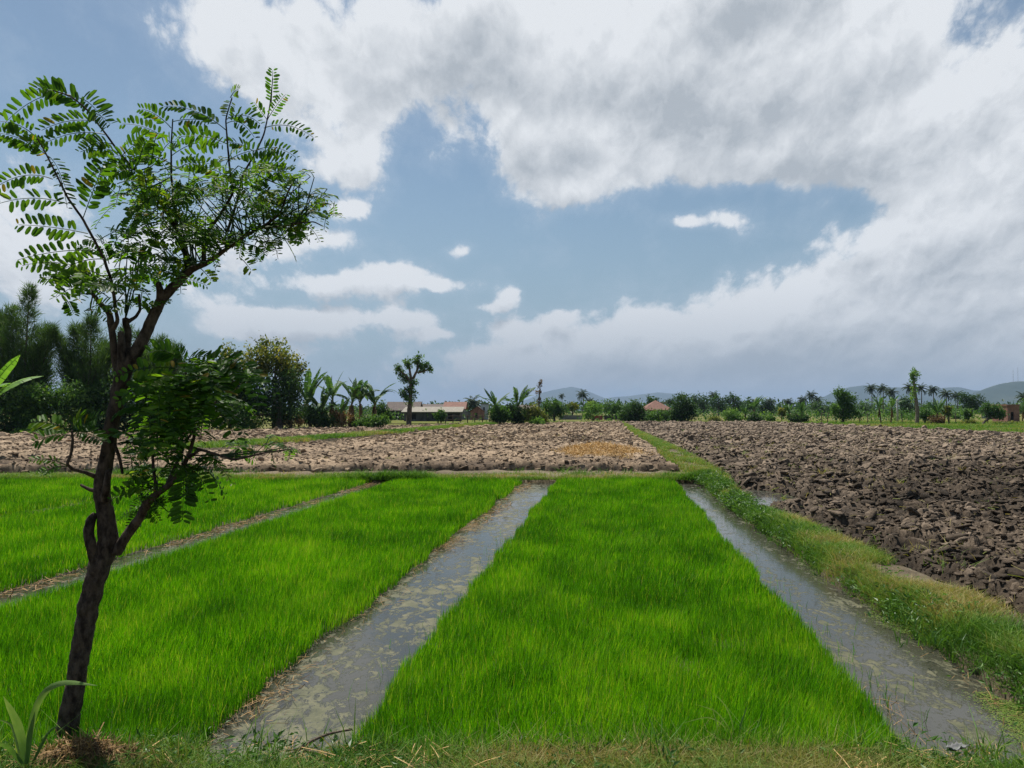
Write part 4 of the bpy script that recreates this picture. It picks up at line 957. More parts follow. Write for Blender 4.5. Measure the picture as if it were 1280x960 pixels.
def leaves(mb, C, sig, per, size, rng, up=.5, tint=None):
    n = len(C); i = np.repeat(np.arange(n), per); m = len(i)
    P = C[i] + rng.normal(0, 1, (m, 3)) * np.asarray(sig)
    d = rng.normal(0, 1, (m, 3)); d[:, 2] -= .3; nn = rng.normal(0, 1, (m, 3)); nn[:, 2] += up * 2
    L = size * rng.uniform(.6, 1.35, m)
    tc = rng.uniform(.1, .9, n) if tint is None else tint
    inst(mb, DIA_V, DIA_Q, axes(d, nn) * np.stack((L, L * .5, L), -1)[:, None, :], P, np.clip(tc[i] + rng.normal(0, .14, m), 0, 1))

def plant(name, label, cat, px, Y, blobs, n, lsize, mat, trunk=None, group=None, bark=None, upright=0.0, per=22, sigk=.20, sky=0.0):
    """blobs in picture measures (px, py, rx, ry) at the plant's own distance; trunk = (px at top, py at top, width px) or None"""
    s = Y / F; b = spot(px, Y); rng = np.random.default_rng(int(px * 7 + Y * 13 + len(label)))
    root = empty(name, tuple(b), label, cat, group)
    mb = MB(); B = np.array(blobs, float); wgt = B[:, 2] * B[:, 3]; wgt /= wgt.sum()
    nc = max(6, n // per); k = rng.choice(len(B), nc, p=wgt)
    u = nrm(rng.normal(0, 1, (nc, 3))); r = rng.uniform(.12, 1, nc) ** .5 * rng.uniform(.85, 1.12, nc)
    C = np.stack(((B[k, 0] - CX) * s - b[0] + u[:, 0] * B[k, 2] * s * r, u[:, 1] * B[k, 2] * s * r * .9,
                  np.array([pz(q, Y) for q in B[k, 1]]) - b[2] + u[:, 2] * B[k, 3] * s * r), -1)
    C[:, 2] = np.maximum(C[:, 2], .06)
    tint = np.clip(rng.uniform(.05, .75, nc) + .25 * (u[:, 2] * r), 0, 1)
    sg = sigk * np.sqrt(B[k, 2] * B[k, 3]).mean() * s
    leaves(mb, C, (sg, sg, sg * (1 + upright)), per, lsize * s, rng, .5, tint)
    mb.v[-1][:, 2] = np.maximum(mb.v[-1][:, 2], .01)
    mt = MB()
    if trunk is None:
        for j in range(5):
            q = C[rng.integers(nc)]; tube(mt, resample(np.array(((rng.normal(0, .05 * B[0, 2] * s), rng.normal(0, .1), -.1), q * (.4, .4, .5), q)), 7), np.linspace(.55, .2, 7) * s, 5)
        mt.build('stem', bark or M_trunk, root)
    else:
        tp = np.array(((trunk[0] - px) * s, 0, pz(trunk[1], Y) - b[2])); w0 = trunk[2] * s * .5
        P = resample(np.array(((0, 0, -.15), tp * .35 + rng.normal(0, .12, 3) * s * 6, tp * .7 + rng.normal(0, .10, 3) * s * 6, tp)), 14); tube(mt, P, np.linspace(w0 * 1.15, w0 * .5, 14), 9, .08, rng)
        for j in range(min(12, nc)):
            q = C[rng.integers(nc)]; a = P[rng.integers(6, 14)]; m = (a + q) / 2 + np.array((0, 0, -.06)) * np.linalg.norm(q - a)
            tube(mt, resample(np.array((a, m, q)), 7), np.linspace(w0 * .42, w0 * .10, 7), 5)
        mt.build('trunk', bark or M_trunk, root)
    mb.build('foliage' if trunk is None else 'crown', mat, root, smooth=False)
    return root

# feathery she-oaks behind the far left hedge
def sheoak(label, px, Y, tips, n, base_py=545):
    s = Y / F; b = spot(px, Y); rng = np.random.default_rng(int(px) + 900)
    root = empty('she_oak', tuple(b), label, 'tree', 'feathery trees on the left'); mt = MB(); mb = MB()
    tops = []
    for (tx, ty, wx) in tips:
        top = np.array(((tx - CX) * s - b[0], rng.normal(0, .8), pz(ty, Y) - b[2])); foot = np.array((rng.normal(0, .2), rng.normal(0, .2), -.1))
        P = resample(np.array((foot, foot * .4 + top * (.5, .5, .45), top)), 26); tube(mt, P, np.linspace(.12, .012, 26), 6)
        m = n // len(tips); f = np.clip(.16 + .86 * rng.uniform(0, 1, m) ** .85, .16, 1)
        idx = np.clip((f * 25).astype(int), 0, 25); A = P[idx]
        reach = wx * s * np.clip(1.03 - f, .02, 1) ** .62 * 1.25
        an = rng.uniform(0, 2 * pi, m); dirs = np.stack((np.cos(an), np.sin(an), rng.uniform(.5, 1.9, m)), -1)
        tipp = A + dirs * (reach * rng.uniform(.35, 1.1, m))[:, None]
        for q in rng.choice(m, 26): tube(mt, np.array((A[q], (A[q] + tipp[q]) / 2 + (0, 0, -.04), tipp[q])), (.03, .02, .008), 4)
        tops.append((A, tipp))
    for A, tipp in tops:
        m = len(A); per = 13; i = np.repeat(np.arange(m), per); f = rng.uniform(.25, 1.05, len(i))[:, None]
        Q = A[i] * (1 - f) + tipp[i] * f + rng.normal(0, .07, (len(i), 3)); d = nrm(tipp - A)[i] * .9 + rng.normal(0, .42, (len(i), 3)); d[:, 2] += .15
        L = rng.uniform(.25, .6, len(i)); W = np.full(len(i), .032)
        inst(mb, DIA_V, DIA_Q, axes(d, rng.normal(0, 1, d.shape)) * np.stack((L, W, W), -1)[:, None, :], Q, np.clip(rng.uniform(.1, .7, m)[i] + rng.normal(0, .15, len(i)), 0, 1))
    mt.build('trunk', M_trunk, root); mb.build('crown', M_needle, root, smooth=False); return root
sheoak('tallest feathery she-oak with thin plume top at the far left', 30, 48, [(46, 366, 26), (18, 392, 30), (-8, 396, 30), (66, 412, 22), (34, 410, 32), (0, 430, 36), (50, 440, 34)], 1900)
sheoak('dense feathery she-oak just left of the leaning trunk', 112, 49, [(96, 412, 26), (124, 404, 28), (146, 412, 26), (80, 425, 26), (108, 430, 36), (140, 440, 34), (84, 450, 30)], 1900)
sheoak('feathery she-oak showing through the forked stems of the leaning tree', 186, 50, [(168, 420, 26), (190, 424, 26), (206, 432, 24), (220, 445, 22), (176, 445, 34), (204, 460, 30)], 1500)

G_h = 'bushes along the left hedge line'
plant('shrub', 'dark round bush at the very left edge below the she-oaks', 'bush', 12, 45, [(10, 515, 32, 28), (-20, 500, 40, 40), (8, 540, 30, 16)], 5200, 4.5, M_dark, None, G_h)
plant('shrub', 'mid-green bush with pale tips under the tallest she-oak', 'bush', 48, 45.5, [(48, 498, 24, 18), (40, 525, 26, 22)], 4200, 4.0, M_mid, None, G_h)
plant('shrub', 'low light green bush at the soil edge left of the trunk', 'bush', 52, 43.5, [(40, 545, 24, 9), (66, 548, 18, 8)], 1600, 4.5, M_light, None, G_h)
plant('shrub', 'leafy green bush between the she-oaks and the trunk', 'bush', 88, 46, [(84, 500, 26, 22), (96, 525, 26, 24)], 4600, 4.0, M_mid, None, G_h)
plant('shrub', 'dark shaded bush directly left of the trunk', 'bush', 118, 47, [(118, 515, 22, 34), (110, 540, 20, 12)], 3800, 4.0, M_dark, None, G_h)
plant('shrub', 'dark bush behind the leaning trunk', 'bush', 158, 48, [(156, 505, 26, 40), (168, 530, 22, 18)], 3800, 4.2, M_dark, None, G_h)
plant('shrub', 'green bush mostly hidden by the tree\'s low leafy limb', 'bush', 205, 50, [(204, 500, 30, 40), (215, 530, 28, 16)], 4200, 4.2, M_mid, None, G_h)
plant('shrub', 'broad dark bush between the low limb and the golden tree', 'bush', 258, 53, [(250, 495, 32, 34), (272, 515, 28, 26)], 4600, 4.2, M_dark, None, G_h)
plant('tree', 'dense dark tree filling the gap behind the tree\'s low leafy limb', 'tree', 236, 55, [(236, 470, 30, 26), (214, 480, 24, 26), (262, 482, 22, 24), (238, 505, 34, 24)], 6500, 4.0, M_dark, (236, 480, 6))
plant('shrub', 'bright low bush at the foot of the golden-topped tree', 'bush', 318, 55, [(312, 530, 22, 10), (300, 520, 18, 14)], 2000, 3.6, M_light, None, G_h)
plant('golden_tree', 'slim yellow-green young tree beside the golden-topped tree', 'tree', 288, 56, [(284, 452, 12, 14), (292, 472, 20, 22), (283, 440, 6, 7), (300, 500, 18, 20)], 3600, 4.2, M_gold, (288, 470, 5), None, None, .3)
plant('golden_tree', 'round golden-topped tree on the left edge of the plot', 'tree', 342, 57, [(332, 448, 30, 15), (354, 454, 22, 15), (330, 432, 6, 8), (348, 430, 7, 7), (362, 472, 14, 16), (374, 462, 6, 6), (318, 466, 22, 16)], 5200, 4.2, M_gold, (344, 460, 5), None, None, .3)
plant('tree', 'dark dense tree under the golden crown by the bananas', 'tree', 350, 55.8, [(338, 492, 34, 22), (352, 508, 28, 24), (364, 486, 14, 22), (310, 505, 22, 20)], 7500, 3.6, M_dark, (350, 490, 8))
plant('shrub', 'reddish withered bush at the foot of the golden-topped tree', 'bush', 366, 56.5, [(366, 528, 12, 8), (358, 524, 8, 6)], 700, 3.4, M_rust, None, G_h)
plant('shrub', 'dark low bush at the foot of the pale banana clump', 'bush', 398, 58.5, [(392, 520, 18, 14), (404, 526, 16, 9)], 2400, 3.4, M_dark, None, G_h)
plant('shrub', 'withered brown bush between the banana stems', 'bush', 426, 60, [(424, 522, 12, 11), (436, 526, 10, 8)], 1400, 3.2, M_rust, None, G_h)
plant('shrub', 'low green mound of leaves below the last banana plants', 'bush', 464, 59.5, [(460, 528, 20, 7), (474, 527, 12, 8), (450, 530, 12, 5)], 2200, 3.2, M_mid, None, G_h)
plant('shrub', 'green bush right of the banana row before the dark shed', 'bush', 476, 68, [(476, 512, 9, 12), (482, 520, 8, 8)], 1300, 3.2, M_mid, None, G_h)

# bananas: one leaf kind per mesh, every leaf a part
def banana_leaf_mesh(seed, L=2.0, W=.5, droop=.9, torn=.5):
    rng = np.random.default_rng(seed); mb = MB(); n = 26
    t_ = np.linspace(0, 1, n); ang = radians(72) - t_ ** 1.4 * droop * 1.5
    dx = np.cumsum(np.cos(ang)) * L / n; dz = np.cumsum(np.sin(ang)) * L / n
    P = np.stack((dx, 0 * dx, dz), -1); tube(mb, P, np.linspace(.035, .008, n), 5, a=.9)
    T = nrm(np.gradient(P, axis=0)); S = np.array((0.0, 1, 0)); Nn = np.cross(T, S)
    wd = W * np.interp(t_, [0, .12, .2, .5, .85, 1], [0, 0, .6, 1, .75, .05])
    for sg in (1, -1):
        off = 0.0; fold = .35
        for i in range(3, n - 1):
            if rng.uniform() < torn * .45: off = rng.uniform(-.08, .30); fold = rng.uniform(.15, .9)
            a, b = P[i], P[i + 1]; gap = .0 if rng.uniform() > torn * .5 else .25
            oa = sg * S * cos(fold) - np.array((0, 0, 1)) * sin(fold); sl_ = T[i] * .25
            w0, w1 = wd[i], wd[i + 1]; b2 = b * (1 - gap) + a * gap
            ma, mb_ = a + (sg * S * .9 + Nn[i] * .12 + sl_) * w0 * .5, b2 + (sg * S * .9 + Nn[i] * .12 + sl_) * w1 * .5
            V = [a, b2, mb_, ma, ma + (oa + sl_) * w0 * .55, mb_ + (oa + sl_) * w1 * .55]
            mb.add(V, [(0, 1, 2, 3), (3, 2, 5, 4)], None, rng.uniform(.25, .75) + .15 * sg)
    return mb.mesh('banana_leaf', M_banana, smooth=False)
BL = [banana_leaf_mesh(k, 2.5 + .3 * (k % 2), .21 + .03 * (k % 3), dr, tn) for k, (dr, tn) in enumerate(((.22, .45), (.55, .6), (.95, .75), (1.35, .8), (.4, .5)))]
mdl = MB(); rng = np.random.default_rng(3)
for k in range(9): a = rng.normal(0, .05); mdl.add([(.06 + .01 * k, -.12 + a, 0), (.09 + .02 * k, .1 + a, -.05), (.14 + .02 * k, .16 + a, -1.0 - .1 * rng.uniform()), (.12, -.10 + a, -1.1)], [(0, 1, 2, 3)], None, rng.uniform())
BDEAD = mdl.mesh('dead_leaf', M_rust, smooth=False)
def banana_proto(seed, nl, stem_h):
    rng = np.random.default_rng(seed); root = empty('banana_plant', (0, 0, 0), 'banana plant', 'banana plant', 'banana plants round the fields')
    mt = MB(); P = np.stack((np.linspace(0, rng.normal(0, .2), 12), np.linspace(0, rng.normal(0, .15), 12), np.linspace(-.15, stem_h, 12)), -1)
    tube(mt, P, np.linspace(.12, .06, 12), 9, .06, rng); mt.build('pseudostem', M_bstem, root)
    for k in range(nl):
        me = BL[(0, 1, 1, 2, 3, 0, 2, 4, 1, 3)[k % 10]]; o = bpy.data.objects.new('leaf', me); COL.objects.link(o); o.parent = root
        o.location = (P[-1][0], P[-1][1], stem_h - .05 - .03 * k); sc = rng.uniform(.75, 1.1); o.scale = (sc,) * 3
        o.rotation_euler = (rng.normal(0, .22), rng.normal(.10, .24), k * 2.4 + rng.normal(0, .5))
    for k in range(3):
        o = bpy.data.objects.new('dead_leaf', BDEAD); COL.objects.link(o); o.parent = root; o.location = (P[-2][0], P[-2][1], stem_h * rng.uniform(.72, .97)); o.rotation_euler = (0, rng.normal(0, .08), rng.uniform(0, 6.3)); o.scale = (.6, .6, .8)
    return root
BP = [banana_proto(5, 11, 2.1), banana_proto(6, 9, 2.3), banana_proto(8, 13, 1.8)]
used = set()
def banana(label, px, Y, top_py, proto, rz, group='banana plants round the fields'):
    o = BP[proto] if proto not in used else copy_tree(BP[proto]); used.add(proto)
    o.location = tuple(spot(px, Y)); sc = (pz(top_py, Y) - GZ) / 4.1; o.scale = (sc,) * 3; o.rotation_euler = (0, 0, rz)
    o['label'] = label; o['group'] = group; return o
for a in (('pale leafy banana plant touching the dark tree', 389, 60, 459, 2, .4), ('short banana plant with drooping leaves in the first clump', 399, 59, 482, 2, 2.0), ('thin banana plant with upright leaves beside the first clump', 417, 61, 465, 1, 1.1),
          ('banana plant with spread leaves in the middle of the row', 436, 62, 468, 0, 2.2), ('young bright banana plant in the middle of the row', 428, 59.5, 492, 0, .2), ('slender banana plant second from the row\'s shed end', 450, 63, 474, 1, 4.0), ('wide-leaved banana plant at the row\'s end near the shed', 467, 62, 471, 0, 3.5),
          ('banana plant with two long raised leaves above the creeper hedge', 622, 72, 487, 1, 2.9), ('taller banana plant rising from the creeper hedge', 645, 73, 478, 0, 1.3),
          ('banana plant beside the red-tiled pavilion', 786, 100, 500, 2, 1.0), ('banana plant in the far bushes with spread crown', 942, 96, 492, 0, .3), ('small banana plant leaning out of the far bushes', 929, 95, 502, 2, 2.4),
          ('banana plant by the small yellow tree', 988, 92, 502, 0, 4.4), ('leafy banana plant right of the small yellow tree', 1005, 92, 500, 2, 5.2), ('banana plant with brown skirt of dead leaves', 1101, 88, 494, 1, .9), ('banana plant with dark stem beside the pale post', 1113, 89, 493, 1, 3.8),
          ('low banana plant in the open grass', 1074, 90, 512, 2, .8), ('thick banana clump plant right of the creeper-clad trunk', 1168, 85, 497, 2, 1.9), ('banana plant on the outer side of the thick clump', 1180, 86, 503, 0, 2.9), ('banana plant at the right edge behind the brick hut', 1277, 99, 500, 0, 1.0)):
    banana(*a)
# near banana at the left edge: only its lowest blades reach into view
o = banana('bright banana plant whose broad blade enters at the left edge', -34, 21, 446, 1, 0.6)
M_bright = fol('young_banana_leaf', (0.05, 0.12, 0.016), (0.09, 0.19, 0.025), (0.14, 0.25, 0.04), .5)
for ch in list(o.children):
    if ch.name.startswith('leaf'): ch.data = ch.data.copy(); ch.data.materials[0] = M_bright; ch.scale = (ch.scale[0], ch.scale[1] * 1.6, ch.scale[2])

# the knobbly kapok
KY = 70; s = KY / F; b = spot(511, KY); rng = np.random.default_rng(41)
kr = empty('kapok_tree', tuple(b), 'gaunt pruned tree with knobbly leafy arms before the low sheds', 'tree'); mt = MB(); mb = MB(); C = []
def kp(px, py, dy=0): return at(px, py, KY + dy) - b
for pts in ([(511, 536, 6.5), (511, 520, 6), (513, 500, 5), (513, 485, 4.5), (514, 474, 4)], [(513, 478, 3.5), (508, 470, 3), (500, 463, 2.5), (497, 458, 2)], [(514, 474, 3.5), (512, 462, 3), (510, 452, 2)], [(516, 474, 3.5), (520, 466, 3), (523, 459, 2.6), (521, 450, 2)], [(522, 466, 3), (530, 464, 2.2), (540, 459, 1.8)], [(513, 490, 3), (506, 486, 2), (503, 492, 1.5)]):
    Q = np.array([(*kp(x, y), w_ * s * .5) for x, y, w_ in pts]); Q = resample(Q, 14); tube(mt, Q[:, :3], Q[:, 3], 8, .15, rng)
for x, y, r in ((498, 460, 5), (501, 466, 5), (504, 472, 5), (509, 452, 4), (512, 458, 4), (522, 448, 5), (519, 452, 4), (524, 456, 3), (539, 459, 4), (533, 456, 3), (527, 461, 3), (510, 474, 5), (517, 478, 5), (511, 486, 5), (516, 491, 4), (503, 490, 4), (509, 498, 6), (514, 503, 5), (506, 494, 4)):
    c = kp(x, y); C += [c + nrm(rng.normal(0, 1, 3)) * r * s * rng.uniform(.2, 1) for _ in range(7)]
leaves(mb, np.array(C), (.13,) * 3, 20, .22, rng); mt.build('trunk', M_trunk, kr); mb.build('crown', M_mid, kr, smooth=False)

plant('round_tree', 'small round-crowned tree before the beige tin roof', 'tree', 551, 79, [(551, 519, 7, 6)], 1000, 2.8, M_mid, (551, 520, 1.6))
G_c = 'bushes of the central clump'
plant('shrub', 'creeper-covered hedge bush under the two banana plants', 'bush', 622, 71, [(620, 516, 9, 12), (628, 520, 10, 10)], 2200, 3.0, M_mid, None, G_c)
plant('shrub', 'dark hedge bush under the taller banana plant', 'bush', 643, 72, [(641, 516, 10, 12), (650, 522, 9, 9)], 2200, 3.0, M_dark, None, G_c)
plant('shrub', 'olive bush at the right end of the central clump', 'bush', 667, 73, [(664, 517, 12, 12), (676, 521, 9, 9)], 2200, 3.0, M_olive, None, G_c)
plant('shrub', 'low bright weed patch at the foot of the central clump', 'bush', 672, 71, [(672, 528, 14, 4)], 900, 3.0, M_light, None, G_c)
plant('dead_tree', 'thin half-dead tree with sparse leaf clumps above the olive bush', 'tree', 674, 96, [(675, 482, 3, 4), (672, 490, 4, 3), (677, 478, 2, 3), (674, 500, 3, 6)], 260, 2.4, M_rust, (675, 477, 1.8), None, None, .2, 14)
plant('tree', 'leafy tree behind the olive bush before the mountain', 'tree', 693, 105, [(690, 508, 13, 9), (699, 512, 10, 10), (684, 515, 8, 8)], 2600, 2.6, M_mid, (692, 512, 3))
plant('shrub', 'yellow-brown bush above the low grey wall', 'bush', 716, 126, [(716, 508, 8, 5)], 900, 2.4, M_gold, (716, 510, 2))
plant('shrub', 'bright green bush left of the red wall panel', 'bush', 742, 112, [(742, 510, 12, 7), (735, 520, 6, 4)], 1500, 2.4, M_light, None, G_c)
plant('tree', 'rounded green tree above the dark low wall', 'tree', 764, 116, [(762, 509, 12, 8), (772, 511, 9, 8)], 1700, 2.4, M_mid, (764, 512, 2.5))
plant('shrub', 'large dark bush mass left of the red-tiled pavilion', 'bush', 790, 91, [(783, 518, 10, 12), (796, 514, 10, 14), (792, 524, 14, 8)], 3400, 2.6, M_dark, None, G_c)
plant('shrub', 'wide low bush under the pavilion\'s red roof', 'bush', 824, 93, [(815, 522, 10, 8), (832, 520, 12, 7), (824, 527, 18, 5)], 2600, 2.6, M_mid, None, G_c)
plant('tree', 'tall dense dark tree right beside the pavilion', 'tree', 852, 91, [(852, 503, 12, 11), (855, 516, 13, 13), (845, 520, 10, 10), (862, 510, 8, 9)], 4200, 2.6, M_dark, (852, 505, 4))
plant('tree', 'dark rounded tree behind the pavilion roof', 'tree', 824, 170, [(814, 500, 10, 5), (838, 501, 8, 5)], 1000, 2.0, M_dark, (824, 503, 2))

G_r = 'trees beyond the right field'
for px, Y, bl, n, m_, lb in ((880, 210, [(880, 506, 12, 9), (872, 498, 7, 4)], 1500, M_dark, 'flat-topped dark tree first right of the pavilion trees'), (898, 205, [(896, 503, 10, 10), (904, 510, 9, 8)], 1400, M_dark, 'dark open tree below the single high palm tuft'),
                             (918, 208, [(915, 500, 9, 7), (922, 509, 9, 9)], 1400, M_dark, 'dark tree with drooping crown over the pale bush'), (932, 215, [(934, 508, 9, 8)], 1000, M_dark, 'low dark tree between drooping crown and far banana'),
                             (958, 210, [(955, 508, 8, 8), (963, 512, 9, 7)], 1100, M_dark, 'dark tree left of the small yellow tree'), (1030, 190, [(1028, 512, 14, 10), (1018, 508, 8, 6)], 1500, M_dark, 'broad dark tree left of the twin-topped tree'),
                             (1084, 180, [(1082, 513, 12, 8)], 1100, M_dark, 'low dark tree behind the brown-skirted banana'), (1132, 150, [(1132, 507, 9, 11), (1140, 514, 8, 8)], 1700, M_dark, 'dark blocky tree behind the pale post'),
                             (1160, 150, [(1160, 512, 10, 8)], 1200, M_mid, 'green tree behind the thick banana clump'), (1215, 140, [(1208, 498, 10, 8), (1220, 500, 9, 8), (1214, 508, 10, 6)], 2200, M_dark, 'wide dark tree behind the slanting tree'),
                             (1200, 130, [(1198, 520, 12, 7)], 1200, M_mid, 'mid-green tree filling the gap under the right palms'), (1270, 130, [(1268, 512, 8, 6), (1280, 508, 10, 8)], 1200, M_mid, 'green tree behind the brick hut')):
    plant('tree', lb, 'tree', px, Y, bl, n, 2.2, m_, (px, bl[0][1], 2.0), G_r, None, .2)
plant('shrub', 'pale round bush right of the brown low bush at field\'s end', 'bush', 916, 93, [(912, 520, 9, 9), (922, 524, 8, 7)], 1900, 2.4, M_light, None, G_r)
plant('shrub', 'brown low bush at the end of the right field', 'bush', 893, 92, [(893, 526, 9, 5)], 900, 2.4, M_olive, None, G_r)
plant('shrub', 'dark bush at the feet of the far banana plants', 'bush', 944, 92, [(944, 524, 10, 8)], 1500, 2.4, M_dark, None, G_r)
plant('shrub', 'low green bush between far bananas and yellow tree', 'bush', 963, 93, [(963, 525, 6, 5)], 700, 2.4, M_mid, None, G_r)
plant('yellow_tree', 'small yellow-leaved tree at the end of the right field', 'tree', 977, 92, [(977, 515, 5, 5)], 600, 2.4, M_gold, (977, 518, 1.2))
plant('shrub', 'dark bush at the feet of the bananas by the yellow tree', 'bush', 996, 91, [(993, 524, 8, 7), (1003, 525, 7, 6)], 1500, 2.4, M_dark, None, G_r)
plant('tree', 'twin-topped dark green tree standing in the grass strip', 'tree', 1054, 90, [(1051, 495, 8, 9), (1060, 502, 9, 12), (1050, 512, 10, 11), (1062, 515, 9, 9)], 4200, 2.5, M_mid, (1053, 505, 3), G_r)
plant('sapling', 'thin light sapling left of the twin-topped tree', 'tree', 1045, 89, [(1044, 510, 4, 8)], 600, 2.3, M_light, (1045, 512, 1))
plant('sapling', 'small sapling right of the thick banana clump', 'tree', 1208, 84, [(1209, 516, 6, 5), (1207, 524, 4, 4)], 800, 2.3, M_mid, (1208, 518, 1.2))
plant('shrub', 'olive bush at the foot of the small right sapling', 'bush', 1214, 83, [(1212, 528, 6, 4), (1205, 530, 4, 3)], 700, 2.3, M_olive, None, G_r)
plant('shrub', 'yellowing bush on the thick banana clump\'s outer side', 'bush', 1186, 84, [(1184, 514, 5, 6)], 700, 2.4, M_gold, None, G_r)
plant('shrub', 'withered brown leaves at the base of the thick banana clump', 'bush', 1172, 83.5, [(1170, 525, 9, 6)], 1100, 2.4, M_rust, None, G_r)
plant('shrub', 'green bush left of the thick banana clump', 'bush', 1156, 87, [(1156, 518, 7, 7)], 1000, 2.4, M_mid, None, G_r)
plant('slanting_tree', 'small tree with leaning trunk and rounded crown near the right edge', 'tree', 1227, 82, [(1240, 513, 11, 8), (1248, 517, 8, 7), (1234, 508, 6, 4)], 2200, 2.5, M_mid, (1240, 518, 3))
plant('shrub', 'low bushy weeds before the brick hut', 'bush', 1255, 84, [(1250, 531, 10, 3), (1266, 530, 8, 3)], 900, 2.3, M_olive, None, G_r)

# creeper-clad pollard
PY_ = 86; s = PY_ / F; b = spot(1144, PY_); rng = np.random.default_rng(43)
pr = empty('pollard_tree', tuple(b), 'tall bare pale trunk with creepers and a tufted top', 'tree'); mt = MB(); mb = MB()
Q = np.array([(*(at(x, y, PY_) - b), w_ * s * .5) for x, y, w_ in ((1146, 532, 5), (1147, 515, 4.4), (1145, 500, 4), (1143, 485, 2.6), (1142, 470, 1.8))]); Q = resample(Q, 20); tube(mt, Q[:, :3], Q[:, 3], 9, .1, rng)
C = [at(1142 + rng.normal(0, 3 if y < 470 else 2.4), y, PY_ + rng.normal(0, .25)) - b for y in np.concatenate((rng.normal(467, 3, 26), rng.uniform(472, 502, 34)))]
leaves(mb, np.array(C), (.10,) * 3, 14, .22, rng); mt.build('trunk', M_ptrunk, pr); mb.build('crown', M_light, pr, smooth=False)

# coconut palms
def palm_meshes(seed):
    rng = np.random.default_rng(seed); mb = MB()
    for k in range(26):
        az = k * 2.4 + rng.normal(0, .2); e0 = 1.45 - 2.0 * (k / 26) + rng.normal(0, .12); L = rng.uniform(2.3, 2.9); n = 12; t_ = np.linspace(0, 1, n); an = e0 - t_ ** 1.3 * rng.uniform(1.0, 1.6)
        r = np.cumsum(np.cos(an)) * L / n; z = np.cumsum(np.sin(an)) * L / n; P = np.stack((r * cos(az), r * sin(az), z), -1); tube(mb, P, np.linspace(.05, .015, n), 4, a=.6, cap=False)
        T = nrm(np.gradient(P, axis=0)); S = nrm(np.cross(T, (0, 0, 1.0)))
        i = np.repeat(np.arange(1, n), 4); f = rng.uniform(0, 1, len(i))[:, None]; Q = P[i - 1] * (1 - f) + P[i] * f
        for sg in (1, -1):
            d = S[i] * sg + T[i] * .5 + np.array((0, 0, -.55)) + rng.normal(0, .12, (len(i), 3)); ll = rng.uniform(.5, .85, len(i)) * np.interp(t_[i], [0, .3, 1], [.7, 1, .5])
            inst(mb, DIA_V, DIA_Q, axes(d, rng.normal(0, .4, d.shape) + (0, 0, 1)) * np.stack((ll, np.full(len(i), .10), ll * .2), -1)[:, None, :], Q, rng.uniform(.1, .8, len(i)))
    return mb.mesh('palm_crown', M_palm, smooth=False)
PM = [palm_meshes(51), palm_meshes(52), palm_meshes(53)]
mt = MB(); tube(mt, np.stack((.25 * np.sin(np.linspace(0, 2, 14)), 0 * np.linspace(0, 1, 14), np.linspace(-1, 0, 14) * 9), -1), np.linspace(.17, .11, 14), 7, .05, np.random.default_rng(1)); PTM = mt.mesh('palm_trunk', M_trunk)
for k, (px, top, Y, lb) in enumerate(((1089, 482, 190, 'palm leftmost of three before the blue hill'), (1103, 483, 185, 'middle palm of three before the blue hill'), (1114, 487, 180, 'lowest palm of three before the blue hill, above the pale post'), (1137, 481, 180, 'palm crown just left behind the creeper-clad trunk'),
                                     (1151, 482, 185, 'palm crown just right behind the creeper-clad trunk'), (1166, 484, 190, 'lone slim palm right of the creeper-clad trunk'), (1182, 489, 175, 'bushy palm before the right hill, above the thick banana clump'), (1196, 491, 175, 'palm with drooping fronds left of the wide dark tree'),
                                     (985, 500, 200, 'short palm above the bananas by the yellow tree'), (1003, 497, 205, 'palm between short palm and tallest of the middle group'), (1014, 491, 200, 'tallest palm of the middle group on the skyline'), (1022, 497, 205, 'palm right after the tallest of the middle group'),
                                     (892, 491, 215, 'single high palm tuft above the dark trees'), (963, 500, 210, 'small palm left of the yellow tree'), (943, 500, 215, 'palm top behind the far banana plants'), (702, 493, 300, 'tiny lone palm top before the blue mountain'), (728, 490, 230, 'feathery palm before the mountain\'s right slope'),
                                     (738, 499, 235, 'small palm between feathery palm and bright bush'), (591, 499, 150, 'palm beside the white block'), (1279, 492, 170, 'palm crown cut by the right edge'))):
    b = spot(px, Y); sp = (pz(top, Y) - GZ); k_ = .62 if Y < 250 else .55
    if px in (728, 591): k_ = .8
    hgt = sp - 1.2 * k_; root = empty('coconut_palm', tuple(b), lb, 'palm', 'coconut palms on the skyline')
    o = bpy.data.objects.new('trunk', PTM); COL.objects.link(o); o.parent = root; o.location = (0, 0, hgt); o.scale = (k_ * 1.3, k_ * 1.3, (hgt + .3) / 9)
    o = bpy.data.objects.new('crown', PM[k % 3]); COL.objects.link(o); o.parent = root; o.location = (0, 0, hgt); o.scale = (k_ * 1.15,) * 3; o.rotation_euler = (0, 0, k * 1.3)

# distant mass of trees closing the plain
rng = np.random.default_rng(61); mb = MB(); n = 2300; x = rng.uniform(-330, 330, n); y = rng.uniform(260, 420, n)
hh = 2.2 + 5.5 * fbm(x * .03, y * .01, 81, 4) ** 1.6; C = np.stack((x, y, rng.uniform(.15, 1, n) * hh), -1); leaves(mb, C, (1.6, 1.6, .8), 12, 1.5, rng)
tag(mb.build('far_treeline', M_dark, smooth=False), 'distant mass of dark trees closing off the plain', 'trees', None, 'stuff')
rng = np.random.default_rng(62); mb = MB(); n = 1300; x = rng.uniform(-70, 80, n); y = rng.uniform(102, 150, n); q = (fbm(x * .1, y * .1, 91, 3) > .45); x, y = x[q], y[q]
C = np.stack((x, y, rng.uniform(.2, 1, len(x)) * (0.5 + 1.6 * fbm(x * .15, y * .1, 92))), -1); leaves(mb, C, (.7, .7, .3), 14, .42, rng)
